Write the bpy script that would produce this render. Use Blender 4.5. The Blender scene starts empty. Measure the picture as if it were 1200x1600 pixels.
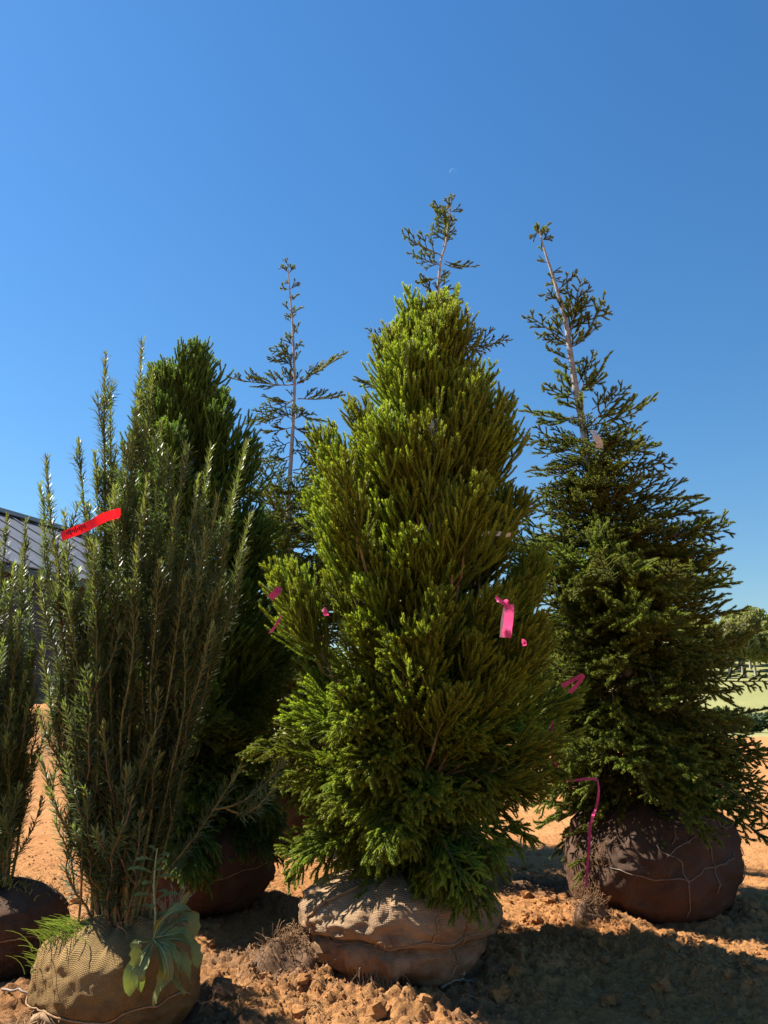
import bpy, math, random
import numpy as np
from mathutils import Vector, Matrix

SC = bpy.context.scene
COL = SC.collection
PI = math.pi
R = math.radians
rng = np.random.default_rng(7)
random.seed(7)

# ------------------------------------------------------------------ camera
PITCH = R(14.5)
CAM_H = 1.25
cam_d = bpy.data.cameras.new('camera')
cam_d.sensor_fit = 'VERTICAL'
cam_d.sensor_height = 36.0
cam_d.lens = 27.0
cam_d.clip_end = 20000
cam = bpy.data.objects.new('camera', cam_d)
cam.location = (0, 0, CAM_H)
cam.rotation_euler = (PI / 2 + PITCH, 0, 0)
COL.objects.link(cam)
SC.camera = cam

# ------------------------------------------------------------------ sky + sun
SUN_AZ, SUN_EL = R(-68), R(50)          # azimuth from +Y, negative = left
SDIR = Vector((math.sin(SUN_AZ) * math.cos(SUN_EL), math.cos(SUN_AZ) * math.cos(SUN_EL), math.sin(SUN_EL)))
world = bpy.data.worlds.new('World')
SC.world = world
world.use_nodes = True
wn = world.node_tree
sky = wn.nodes.new('ShaderNodeTexSky')
sky.sky_type = 'NISHITA'
sky.sun_disc = False
sky.sun_elevation = SUN_EL
sky.sun_rotation = SUN_AZ
sky.altitude = 0
sky.air_density = 1.6
sky.dust_density = 0.15
sky.ozone_density = 10.0
bg = wn.nodes['Background']
bg.inputs['Strength'].default_value = 0.0525
hsv = wn.nodes.new('ShaderNodeHueSaturation')
hsv.inputs['Saturation'].default_value = 1.14
wn.links.new(sky.outputs[0], hsv.inputs['Color'])
wn.links.new(hsv.outputs[0], bg.inputs['Color'])
sl = bpy.data.lights.new('sun', 'SUN')
sl.energy = 5.0
sl.angle = R(0.5)
sl.color = (1.0, 0.93, 0.82)
so = bpy.data.objects.new('sun', sl)
so.rotation_mode = 'QUATERNION'
so.rotation_quaternion = SDIR.to_track_quat('Z', 'Y')
so.location = SDIR * 50
COL.objects.link(so)

SC.view_settings.view_transform = 'Standard'
SC.view_settings.look = 'None'
SC.view_settings.exposure = 1.42
SC.view_settings.gamma = 1.0
SC.view_settings.use_curve_mapping = False
SC.render.engine = 'CYCLES'
SC.cycles.max_bounces = 6
SC.cycles.diffuse_bounces = 3
SC.cycles.glossy_bounces = 2
SC.cycles.transmission_bounces = 3
SC.cycles.transparent_max_bounces = 8
SC.cycles.caustics_reflective = False
SC.cycles.caustics_refractive = False

# ------------------------------------------------------------------ measuring helpers
SP, CP = math.sin(PITCH), math.cos(PITCH)


def ray(px, py):
    u, v = (px - 600) / 1200.0, (800 - py) / 1200.0
    return np.array((u, CP - SP * v, SP + CP * v))


def at(px, py, Y):
    d = ray(px, py)
    k = Y / d[1]
    return np.array((d[0] * k, Y, CAM_H + d[2] * k))


def ground_at(px, py):
    d = ray(px, py)
    k = CAM_H / -d[2]
    return np.array((d[0] * k, d[1] * k, 0.0))


# ------------------------------------------------------------------ noise
def _hash(ix, iy, iz, seed):
    h = (ix.astype(np.int64) * 374761393 + iy.astype(np.int64) * 668265263 + iz.astype(np.int64) * 2147483647 + seed * 1274126177) & 0xFFFFFFFF
    h = ((h ^ (h >> 13)) * 1274126177) & 0xFFFFFFFF
    h = ((h ^ (h >> 16)) * 2246822519) & 0xFFFFFFFF
    return ((h ^ (h >> 15)) & 0xFFFFFF) / float(0xFFFFFF)


def vnoise(x, y, z=0.0, seed=0):
    x = np.asarray(x, float); y = np.asarray(y, float); z = np.asarray(z, float) + np.zeros_like(x)
    ix, iy, iz = np.floor(x), np.floor(y), np.floor(z)
    fx, fy, fz = x - ix, y - iy, z - iz
    fx, fy, fz = [f * f * f * (f * (f * 6 - 15) + 10) for f in (fx, fy, fz)]
    o = 0
    for dx in (0, 1):
        for dy in (0, 1):
            for dz in (0, 1):
                w = (fx if dx else 1 - fx) * (fy if dy else 1 - fy) * (fz if dz else 1 - fz)
                o = o + w * _hash(ix + dx, iy + dy, iz + dz, seed)
    return o * 2 - 1


def fbm(x, y, z=0.0, oct=4, seed=0, gain=0.5):
    a, f, s = 1.0, 1.0, 0.0
    for i in range(oct):
        s = s + a * vnoise(np.asarray(x) * f, np.asarray(y) * f, np.asarray(z) * f, seed + i * 17)
        a *= gain; f *= 2.03
    return s


def cell(x, y, seed=0):
    """distance to nearest jittered cell point, plus that cell's random value"""
    ix, iy = np.floor(x), np.floor(y)
    best = np.full_like(x, 9.0); val = np.zeros_like(x)
    for dx in (-1, 0, 1):
        for dy in (-1, 0, 1):
            cx, cy = ix + dx, iy + dy
            jx = cx + _hash(cx, cy, cx * 0, seed); jy = cy + _hash(cx, cy, cx * 0 + 1, seed)
            d = np.hypot(x - jx, y - jy)
            m = d < best
            best = np.where(m, d, best)
            val = np.where(m, _hash(cx, cy, cx * 0 + 2, seed), val)
    return best, val


def smooth(a, b, x):
    t = np.clip((np.asarray(x, float) - a) / (b - a), 0, 1)
    return t * t * (3 - 2 * t)


# ------------------------------------------------------------------ materials
class NT:
    def __init__(self, name):
        self.m = bpy.data.materials.new(name); self.m.use_nodes = True
        self.t = self.m.node_tree; self.n = self.t.nodes; self.l = self.t.links
        self.b = self.n['Principled BSDF']; self.out = self.n['Material Output']

    def node(self, typ, **kw):
        nd = self.n.new(typ)
        for k, v in kw.items():
            if k.startswith('i_'):
                key = k[2:]
                nd.inputs[int(key) if key.isdigit() else key].default_value = v
            else:
                setattr(nd, k, v)
        return nd

    def link(self, a, b): self.l.new(a, b)

    def noise(self, scale, detail=4, rough=0.55, coord=None):
        nd = self.node('ShaderNodeTexNoise', i_Scale=scale, i_Detail=detail, i_Roughness=rough)
        if coord is not None: self.link(coord, nd.inputs['Vector'])
        return nd.outputs['Fac']

    def ramp(self, fac, stops):
        nd = self.node('ShaderNodeValToRGB')
        cr = nd.color_ramp
        while len(cr.elements) < len(stops): cr.elements.new(0.5)
        for e, (p, c) in zip(cr.elements, stops):
            e.position = p; e.color = (c[0], c[1], c[2], 1)
        self.link(fac, nd.inputs['Fac'])
        return nd.outputs['Color']

    def mix(self, fac, a, b, blend='MIX'):
        nd = self.node('ShaderNodeMix', data_type='RGBA', blend_type=blend)
        for s, v in ((nd.inputs[0], fac), (nd.inputs[6], a), (nd.inputs[7], b)):
            if hasattr(v, 'links') or hasattr(v, 'is_linked'): self.link(v, s)
            elif isinstance(v, (int, float)): s.default_value = v
            else: s.default_value = (v[0], v[1], v[2], 1)
        return nd.outputs[2]

    def math(self, op, a, b=0.0, c=None):
        nd = self.node('ShaderNodeMath', operation=op)
        for i, v in enumerate((a, b) if c is None else (a, b, c)):
            if hasattr(v, 'is_linked'): self.link(v, nd.inputs[i])
            else: nd.inputs[i].default_value = v
        return nd.outputs[0]

    def bump(self, h, dist, strength=1.0, normal=None):
        nd = self.node('ShaderNodeBump', i_Strength=strength, i_Distance=dist)
        self.link(h, nd.inputs['Height'])
        if normal is not None: self.link(normal, nd.inputs['Normal'])
        return nd.outputs['Normal']

    def obj(self): return self.node('ShaderNodeTexCoord').outputs['Object']
    def uv(self): return self.node('ShaderNodeTexCoord').outputs['UV']
    def pos(self): return self.node('ShaderNodeNewGeometry').outputs['Position']


def leaf_mat(name, base, tip, rough=0.45, trans=0.3, spec=0.5, var=0.35, coat=0.0):
    k = NT(name)
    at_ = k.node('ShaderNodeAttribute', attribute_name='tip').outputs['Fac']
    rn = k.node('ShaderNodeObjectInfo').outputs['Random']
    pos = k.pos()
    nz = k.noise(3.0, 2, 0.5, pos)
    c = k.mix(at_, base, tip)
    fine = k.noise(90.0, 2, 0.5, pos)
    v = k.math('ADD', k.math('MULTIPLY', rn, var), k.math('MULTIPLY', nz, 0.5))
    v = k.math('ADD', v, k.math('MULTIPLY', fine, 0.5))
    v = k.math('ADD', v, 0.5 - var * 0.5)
    hs = k.node('ShaderNodeHueSaturation')
    k.link(v, hs.inputs['Value'])
    k.link(k.math('ADD', k.math('MULTIPLY', rn, 0.03), 0.485), hs.inputs['Hue'])
    k.link(c, hs.inputs['Color'])
    col = hs.outputs[0]
    k.link(col, k.b.inputs['Base Color'])
    k.b.inputs['Roughness'].default_value = rough
    k.b.inputs['Specular IOR Level'].default_value = spec
    tr = k.node('ShaderNodeBsdfTranslucent')
    tc = k.mix(1.0, col, (0.92, 1.0, 0.38), 'MULTIPLY')
    k.link(tc, tr.inputs['Color'])
    ms = k.node('ShaderNodeMixShader', i_0=trans)
    k.link(k.b.outputs[0], ms.inputs[1]); k.link(tr.outputs[0], ms.inputs[2])
    k.link(ms.outputs[0], k.out.inputs['Surface'])
    return k.m


def plain(name, color, rough=0.7, spec=0.3, nscale=12.0, amt=0.35, bump=0.0, bscale=60.0):
    k = NT(name)
    p = k.obj()
    f = k.noise(nscale, 5, 0.6, p)
    d = tuple(c * (1 - amt) for c in color); l = tuple(min(1, c * (1 + amt)) for c in color)
    k.link(k.ramp(f, [(0.3, d), (0.7, l)]), k.b.inputs['Base Color'])
    k.b.inputs['Roughness'].default_value = rough
    k.b.inputs['Specular IOR Level'].default_value = spec
    if bump: k.link(k.bump(k.noise(bscale, 4, 0.6, p), bump), k.b.inputs['Normal'])
    return k.m


M = {}
M['crypto'] = leaf_mat('cryptomeria_needles', (0.092, 0.145, 0.026), (0.410, 0.460, 0.058), 0.5, 0.5, 0.3, 0.45)  # paler new growth, brightened further in place of sun on the plumes
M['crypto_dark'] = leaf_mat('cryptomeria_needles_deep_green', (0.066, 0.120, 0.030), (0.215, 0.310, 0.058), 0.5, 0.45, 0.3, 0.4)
M['spruce'] = leaf_mat('spruce_needles', (0.064, 0.092, 0.022), (0.330, 0.370, 0.064), 0.5, 0.42, 0.15, 0.45)  # new-growth tips lifted, base darkened, to paint sunlit tufts over dark
M['yew'] = leaf_mat('plum_yew_needles', (0.086, 0.124, 0.066), (0.215, 0.255, 0.090), 0.46, 0.42, 0.42, 0.4)
M['weed'] = leaf_mat('weed_leaf', (0.165, 0.195, 0.055), (0.20, 0.235, 0.07), 0.6, 0.25, 0.4, 0.3)
_w = M['weed'].node_tree
_wv = _w.nodes.new('ShaderNodeTexNoise'); _wv.inputs['Scale'].default_value = 55; _wv.inputs['Detail'].default_value = 5
_wr = _w.nodes.new('ShaderNodeValToRGB'); _wr.color_ramp.elements[0].position = 0.62; _wr.color_ramp.elements[0].color = (0, 0, 0, 1); _wr.color_ramp.elements[1].position = 0.72
_wm = _w.nodes.new('ShaderNodeMix'); _wm.data_type = 'RGBA'; _wm.inputs[7].default_value = (0.22, 0.17, 0.07, 1)
_w.links.new(_wv.outputs['Fac'], _wr.inputs['Fac']); _w.links.new(_wr.outputs['Color'], _wm.inputs[0])
_pb = _w.nodes['Principled BSDF']; _src = _pb.inputs['Base Color'].links[0].from_socket
_w.links.new(_src, _wm.inputs[6]); _w.links.new(_wm.outputs[2], _pb.inputs['Base Color'])
M['grass'] = leaf_mat('grass_blade', (0.12, 0.19, 0.04), (0.22, 0.28, 0.08), 0.45, 0.3, 0.4, 0.3)
M['far_leaf'] = leaf_mat('hillside_leaves', (0.19, 0.20, 0.075), (0.34, 0.33, 0.13), 0.6, 0.5, 0.15, 0.7)
M['hedge_leaf'] = leaf_mat('bush_leaves', (0.045, 0.065, 0.030), (0.08, 0.10, 0.040), 0.6, 0.2, 0.2, 0.5)
M['bark'] = plain('brown_bark', (0.16, 0.10, 0.06), 0.85, 0.2, 30, 0.5, 0.004, 70)
M['bark_grey'] = plain('pale_grey_bark', (0.32, 0.305, 0.28), 0.85, 0.2, 30, 0.4, 0.004, 80)
M['twig'] = plain('twig_bark', (0.20, 0.14, 0.075), 0.8, 0.25, 40, 0.3)
M['stem_green'] = plain('olive_stem', (0.16, 0.145, 0.05), 0.6, 0.35, 20, 0.35)
M['stem_red'] = plain('red_brown_stem', (0.20, 0.105, 0.055), 0.65, 0.35, 20, 0.4)
M['twine'] = plain('jute_twine', (0.30, 0.19, 0.105), 0.9, 0.1, 60, 0.3, 0.002, 300)
M['wire'] = plain('basket_wire', (0.19, 0.145, 0.11), 0.6, 0.4, 60, 0.3)
M['root'] = plain('dry_root', (0.22, 0.13, 0.07), 0.9, 0.1, 50, 0.4)
M['white'] = plain('white_label', (0.50, 0.50, 0.51), 0.5, 0.4, 30, 0.05)
M['print'] = plain('black_print', (0.02, 0.02, 0.03), 0.6, 0.3, 30, 0.05)


def tape_mat(name, col, tr):
    k = NT(name)
    p = k.obj()
    c = k.ramp(k.noise(40, 3, 0.5, p), [(0.3, tuple(x * 0.85 for x in col)), (0.7, col)])
    k.link(c, k.b.inputs['Base Color']); k.b.inputs['Roughness'].default_value = 0.35
    k.link(k.bump(k.noise(120, 3, 0.5, p), 0.003), k.b.inputs['Normal'])
    t = k.node('ShaderNodeBsdfTranslucent'); k.link(c, t.inputs['Color'])
    ms = k.node('ShaderNodeMixShader', i_0=tr)
    k.link(k.b.outputs[0], ms.inputs[1]); k.link(t.outputs[0], ms.inputs[2]); k.link(ms.outputs[0], k.out.inputs['Surface'])
    return k.m


M['pink'] = tape_mat('pink_flagging_tape', (0.88, 0.10, 0.30), 0.6)
M['red'] = tape_mat('red_flagging_tape', (0.80, 0.010, 0.020), 0.5)


def burlap_mat(name, c0, c1, dirt, dirt_amt, pitch=0.0075, bumpd=0.004):
    k = NT(name)
    uv = k.uv(); p = k.obj()
    dist = k.noise(18, 3, 0.5, uv)
    w = []
    for d, pt in (('X', pitch), ('Y', pitch * 0.9)):
        wv = k.node('ShaderNodeTexWave', wave_type='BANDS', bands_direction=d, i_Scale=0.314 / pt, i_Distortion=1.2, i_Detail=2.0)
        wv.inputs['Detail Scale'].default_value = 2.0
        k.link(uv, wv.inputs['Vector']); w.append(wv.outputs['Fac'])
    weave = k.math('ADD', k.math('MULTIPLY', w[0], 0.6), w[1])
    big = k.noise(5, 6, 0.6, p)
    base = k.ramp(big, [(0.3, c0), (0.72, c1)])
    base = k.mix(k.math('MULTIPLY', weave, 0.13), base, tuple(x * 1.5 for x in c1))
    sep = k.node('ShaderNodeSeparateXYZ'); k.link(p, sep.inputs[0])
    low = k.node('ShaderNodeMapRange', i_1=0.0, i_2=0.34, i_3=1.0, i_4=0.0)
    k.link(sep.outputs['Z'], low.inputs[0])
    dn = k.noise(9, 7, 0.65, p)
    f = k.math('ADD', k.math('MULTIPLY', low.outputs[0], 0.45), k.math('MULTIPLY', dn, 1.0))
    f = k.node('ShaderNodeMapRange', i_1=0.62 - dirt_amt * 0.35, i_2=0.98 - dirt_amt * 0.2, i_3=0.0, i_4=0.85).inputs[0].node if False else f
    mr = k.node('ShaderNodeMapRange', i_1=0.66 - dirt_amt * 0.35, i_2=1.0 - dirt_amt * 0.25, i_3=0.0, i_4=0.9)
    k.link(f, mr.inputs[0])
    col = k.mix(mr.outputs[0], base, dirt)
    k.link(col, k.b.inputs['Base Color'])
    k.b.inputs['Roughness'].default_value = 0.95; k.b.inputs['Specular IOR Level'].default_value = 0.1
    n1 = k.bump(k.noise(20, 7, 0.62, p), 0.018, 0.6)
    n2 = k.bump(weave, bumpd, 0.8, n1)
    k.link(n2, k.b.inputs['Normal'])
    return k.m


M['burlap'] = burlap_mat('burlap', (0.26, 0.165, 0.095), (0.44, 0.30, 0.18), (0.20, 0.095, 0.045), 0.4)
M['burlap_yew'] = burlap_mat('olive_burlap', (0.19, 0.115, 0.045), (0.31, 0.205, 0.085), (0.12, 0.065, 0.03), 0.4, 0.0065, 0.0035)
M['burlap_dark'] = burlap_mat('soiled_burlap', (0.07, 0.048, 0.036), (0.145, 0.095, 0.068), (0.12, 0.058, 0.034), 0.8)


def soil_mat():
    k = NT('clay_soil')
    p = k.pos()
    moist_shade = k.node('ShaderNodeAttribute', attribute_name='moist_shade').outputs['Fac']  # damp soil and painted tree shade in one attribute
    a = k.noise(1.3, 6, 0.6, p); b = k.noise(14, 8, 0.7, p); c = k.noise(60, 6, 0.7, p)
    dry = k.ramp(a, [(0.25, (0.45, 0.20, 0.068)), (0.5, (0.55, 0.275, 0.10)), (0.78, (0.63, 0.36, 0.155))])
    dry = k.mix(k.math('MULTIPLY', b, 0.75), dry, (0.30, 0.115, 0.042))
    wet = k.ramp(b, [(0.3, (0.15, 0.085, 0.050)), (0.75, (0.32, 0.19, 0.11))])  # darker tone for damp soil, also used for the painted shade
    mm = k.math('ADD', moist_shade, k.math('MULTIPLY', k.math('SUBTRACT', b, 0.5), 0.8))
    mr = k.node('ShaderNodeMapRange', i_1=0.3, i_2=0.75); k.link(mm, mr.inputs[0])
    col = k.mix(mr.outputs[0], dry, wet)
    sp = k.ramp(c, [(0.35, (0.75, 0.75, 0.75)), (0.7, (1.15, 1.15, 1.15))])
    col = k.mix(1.0, col, sp, 'MULTIPLY')
    k.link(col, k.b.inputs['Base Color'])
    k.b.inputs['Roughness'].default_value = 0.95; k.b.inputs['Specular IOR Level'].default_value = 0.12
    n = k.bump(b, 0.05, 0.7); n = k.bump(c, 0.018, 0.9, n); n = k.bump(k.noise(220, 4, 0.7, p), 0.004, 0.8, n)
    k.link(n, k.b.inputs['Normal'])
    return k.m


M['soil'] = soil_mat()


def field_mat():
    k = NT('mown_field')
    p = k.pos()
    a = k.noise(0.08, 5, 0.6, p); b = k.noise(1.2, 6, 0.7, p)
    col = k.ramp(a, [(0.3, (0.17, 0.18, 0.05)), (0.7, (0.27, 0.25, 0.085))])
    col = k.mix(k.math('MULTIPLY', b, 0.5), col, (0.13, 0.15, 0.04))
    sep = k.node('ShaderNodeSeparateXYZ'); k.link(p, sep.inputs[0])
    yy = k.math('ADD', sep.outputs['Y'], k.math('MULTIPLY', k.noise(0.35, 4, 0.6, p), 9.0))
    mr = k.node('ShaderNodeMapRange', i_1=41.0, i_2=44.5); k.link(yy, mr.inputs[0])
    col = k.mix(mr.outputs[0], (0.56, 0.42, 0.24), col)
    k.link(col, k.b.inputs['Base Color']); k.b.inputs['Roughness'].default_value = 0.9
    k.link(k.bump(b, 0.12, 0.8), k.b.inputs['Normal'])
    return k.m


M['field'] = field_mat()


def metal_mat(name, col, rough=0.45):
    k = NT(name)
    p = k.obj()
    c = k.ramp(k.noise(1.4, 5, 0.6, p), [(0.3, tuple(x * 0.85 for x in col)), (0.7, tuple(x * 1.12 for x in col))])
    k.link(c, k.b.inputs['Base Color']); k.b.inputs['Roughness'].default_value = rough
    k.b.inputs['Metallic'].default_value = 0.25
    return k.m


M['roof'] = metal_mat('grey_metal_roofing', (0.145, 0.147, 0.155), 0.5)
M['roof_rib'] = metal_mat('grey_metal_rib', (0.17, 0.172, 0.18), 0.5)
M['ridge'] = metal_mat('dark_green_grey_trim', (0.055, 0.075, 0.08), 0.5)
M['shed_wall'] = metal_mat('dark_metal_siding', (0.035, 0.037, 0.045), 0.6)


# ------------------------------------------------------------------ mesh building
class MB:
    def __init__(self):
        self.v, self.f, self.n = [], [], 0

    def add(self, V, F, mat=0, tip=None, smooth=False, uv=None):
        V = np.asarray(V, float).reshape(-1, 3); F = np.asarray(F, np.int64)
        if len(V) == 0 or len(F) == 0: return
        t = np.zeros(len(V)) if tip is None else np.broadcast_to(np.asarray(tip, float), (len(V),))
        self.v.append((V, t, uv)); self.f.append((F + self.n, mat, smooth)); self.n += len(V)

    def mesh(self, name, mats, attr='tip'):
        V = np.concatenate([a[0] for a in self.v]); T = np.concatenate([a[1] for a in self.v])
        idx, start, mi, sm = [], [], [], []; ls = 0
        for F, m, s in self.f:
            k = F.shape[1]
            idx.append(F.ravel()); start.append(ls + np.arange(len(F)) * k); ls += F.size
            mi.append(np.full(len(F), m)); sm.append(np.full(len(F), s))
        idx = np.concatenate(idx).astype(np.int32)
        start = np.concatenate(start).astype(np.int32)
        me = bpy.data.meshes.new(name)
        me.vertices.add(len(V)); me.vertices.foreach_set('co', V.astype(np.float32).ravel())
        me.loops.add(len(idx)); me.loops.foreach_set('vertex_index', idx)
        me.polygons.add(len(start)); me.polygons.foreach_set('loop_start', start)
        me.polygons.foreach_set('material_index', np.concatenate(mi).astype(np.int32))
        me.polygons.foreach_set('use_smooth', np.concatenate(sm))
        for m in mats: me.materials.append(m)
        a = me.attributes.new(attr, 'FLOAT', 'POINT'); a.data.foreach_set('value', T.astype(np.float32))
        if any(x[2] is not None for x in self.v):
            U = np.concatenate([x[2] if x[2] is not None else np.zeros((len(x[0]), 2)) for x in self.v])
            ul = me.uv_layers.new(name='UVMap'); ul.data.foreach_set('uv', U[idx].astype(np.float32).ravel())
        me.update(calc_edges=True)
        return me


def put(name, me, parent=None, loc=None, mat4=None):
    o = bpy.data.objects.new(name, me)
    COL.objects.link(o)
    if parent is not None: o.parent = parent
    if mat4 is not None: o.matrix_basis = mat4
    elif loc is not None: o.location = loc
    return o


def tag(o, label=None, cat=None, group=None, kind=None):
    if label: o['label'] = label
    if cat: o['category'] = cat
    if group: o['group'] = group
    if kind: o['kind'] = kind
    return o


def thing(name, loc, label, cat, group=None):
    return tag(put(name, None, None, loc), label, cat, group)


def nrm(a):
    a = np.asarray(a, float)
    return a / (np.linalg.norm(a, axis=-1, keepdims=True) + 1e-12)


def frames(P):
    T = nrm(np.gradient(P, axis=0))
    ref = np.array((0.31, 0.87, 0.38))
    if abs(T.mean(0) @ ref) > 0.85: ref = np.array((0.9, -0.3, 0.2))
    A = nrm(np.cross(T, ref)); B = np.cross(T, A)
    return T, A, B


def tube(mb, P, rad, sides=5, mat=0, tip=0.0, smooth=True, cap=False):
    P = np.asarray(P, float); n = len(P)
    T, A, B = frames(P)
    rad = np.broadcast_to(np.asarray(rad, float), (n,))
    a = np.arange(sides) * 2 * PI / sides
    V = P[:, None] + rad[:, None, None] * (np.cos(a)[None, :, None] * A[:, None] + np.sin(a)[None, :, None] * B[:, None])
    i = np.arange(n - 1)[:, None] * sides; j = np.arange(sides)[None]; j2 = (j + 1) % sides
    F = np.stack([i + j, i + j2, i + sides + j2, i + sides + j], -1).reshape(-1, 4)
    tp = np.repeat(np.broadcast_to(np.asarray(tip, float), (n,)), sides)
    mb.add(V.reshape(-1, 3), F, mat, tp, smooth)
    if cap:
        mb.add(V[-1], [list(range(sides))], mat, tp[:sides])


def curve(p0, d0, d1, L, n=6, wob=0.0):
    d0, d1 = nrm(d0), nrm(d1)
    t = (np.arange(n - 1) + 0.5) / (n - 1)
    D = nrm(d0[None] * (1 - t)[:, None] + d1[None] * t[:, None])
    if wob: D = nrm(D + rng.normal(0, wob, D.shape))
    return np.vstack([[p0], p0 + np.cumsum(D * L / (n - 1), 0)])


def sample(P, s):
    seg = np.linalg.norm(np.diff(P, axis=0), axis=1); c = np.concatenate([[0], np.cumsum(seg)]); c /= c[-1]
    return np.stack([np.interp(s, c, P[:, k]) for k in range(3)], -1)


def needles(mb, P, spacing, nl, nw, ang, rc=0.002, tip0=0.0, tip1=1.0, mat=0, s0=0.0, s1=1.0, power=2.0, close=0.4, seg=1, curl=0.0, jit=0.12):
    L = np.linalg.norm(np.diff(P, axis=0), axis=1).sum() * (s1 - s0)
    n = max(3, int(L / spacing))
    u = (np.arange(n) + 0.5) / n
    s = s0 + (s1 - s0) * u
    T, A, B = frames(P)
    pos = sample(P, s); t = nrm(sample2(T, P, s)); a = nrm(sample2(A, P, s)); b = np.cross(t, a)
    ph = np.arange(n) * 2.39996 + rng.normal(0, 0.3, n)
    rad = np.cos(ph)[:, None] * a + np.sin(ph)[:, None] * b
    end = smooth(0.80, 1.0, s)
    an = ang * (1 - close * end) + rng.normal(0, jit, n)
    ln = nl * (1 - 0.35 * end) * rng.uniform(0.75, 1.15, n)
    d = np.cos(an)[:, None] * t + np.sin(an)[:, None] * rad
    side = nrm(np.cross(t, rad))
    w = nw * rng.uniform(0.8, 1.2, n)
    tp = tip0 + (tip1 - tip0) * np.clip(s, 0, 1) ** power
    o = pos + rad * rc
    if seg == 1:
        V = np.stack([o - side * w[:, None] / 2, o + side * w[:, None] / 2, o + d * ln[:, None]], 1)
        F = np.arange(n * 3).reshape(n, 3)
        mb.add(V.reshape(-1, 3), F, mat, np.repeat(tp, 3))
    else:
        an2 = an + curl
        d2 = np.cos(an2)[:, None] * t + np.sin(an2)[:, None] * rad
        m = o + d * (ln * 0.5)[:, None]
        e = m + d2 * (ln * 0.5)[:, None]
        h = w[:, None] / 2
        V = np.stack([o - side * h * 0.6, o + side * h * 0.6, m - side * h, m + side * h, e], 1)
        q = np.arange(n)[:, None] * 5
        mb.add(V.reshape(-1, 3), q + np.array([0, 1, 3, 2]), mat, np.repeat(tp, 5), True)
        # tip triangles share the same vertices
        mb.f.append((q + np.array([2, 3, 4]) + mb.n - len(V) * 5, mat, True))


def sample2(X, P, s):
    seg = np.linalg.norm(np.diff(P, axis=0), axis=1); c = np.concatenate([[0], np.cumsum(seg)]); c /= c[-1]
    return np.stack([np.interp(s, c, X[:, k]) for k in range(3)], -1)


def basis(z, up):
    z = nrm(z); x = nrm(np.cross(up, z)); y = np.cross(z, x)
    return np.stack([x, y, z], 1)


def mat_of(p, z, up, s=1.0, roll=0.0):
    Bm = basis(z, up)
    if roll:
        c, r_ = math.cos(roll), math.sin(roll)
        Bm = np.stack([Bm[:, 0] * c + Bm[:, 1] * r_, Bm[:, 1] * c - Bm[:, 0] * r_, Bm[:, 2]], 1)
    m = Matrix.Identity(4)
    for i in range(3):
        for j in range(3): m[i][j] = Bm[i, j] * s
        m[i][3] = p[i]
    return m


UP = np.array((0, 0, 1.0))

# ------------------------------------------------------------------ terrain
P_heap = ground_at(455, 1530); P_clump = ground_at(925, 1455)
P_c = at(622, 1478, 4.27); P_c[2] = 0        # centre cryptomeria
P_y = at(183, 1560, 3.47); P_y[2] = 0        # tall plum yew
P_b = at(300, 1400, 5.45); P_b[2] = 0        # cryptomeria behind the yew
P_r = at(1020, 1380, 5.45); P_r[2] = 0       # right spruce
P_y2 = at(-15, 1500, 4.2); P_y2[2] = 0      # yew cut by the frame
P_sl = at(452, 1300, 8.2); P_sl[2] = 0       # back left spruce
P_sc = at(660, 1300, 6.6); P_sc[2] = 0       # back centre spruce
RIDGE = [ground_at(x, y) for x, y in ((860, 1500), (960, 1478), (1040, 1500), (1120, 1530), (1230, 1560))]


def blob(x, y, p, r, h):
    d2 = ((x - p[0]) ** 2 + (y - p[1]) ** 2) / (r * r)
    return h * np.exp(-d2)


def hill(x, y):
    rise = smooth(46, 95, y) * 5.0 + smooth(90, 200, y) * 16.0
    side = 0.25 + 0.75 * smooth(-10, 45, x)
    return rise * side


def moist_shade_at(x, y):  # damp round the balls, plus tree shade painted as darker soil
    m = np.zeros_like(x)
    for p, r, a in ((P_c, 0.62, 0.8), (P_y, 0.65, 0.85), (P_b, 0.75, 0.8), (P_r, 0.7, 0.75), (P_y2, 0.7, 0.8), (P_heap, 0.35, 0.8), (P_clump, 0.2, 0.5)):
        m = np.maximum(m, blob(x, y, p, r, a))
    m = np.maximum(m, blob(x, y, ground_at(420, 1500), 0.5, 0.7))  # painted shade: tree shadow to the right of the yew ball
    m = np.maximum(m, blob(x, y, ground_at(740, 1580), 0.25, 0.6))  # painted shade: shadowed ground below the centre ball
    m = np.maximum(m, blob(x, y, ground_at(840, 1385), 0.5, 0.75))  # painted shade: shadow band between centre tree and right spruce
    return m


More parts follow.
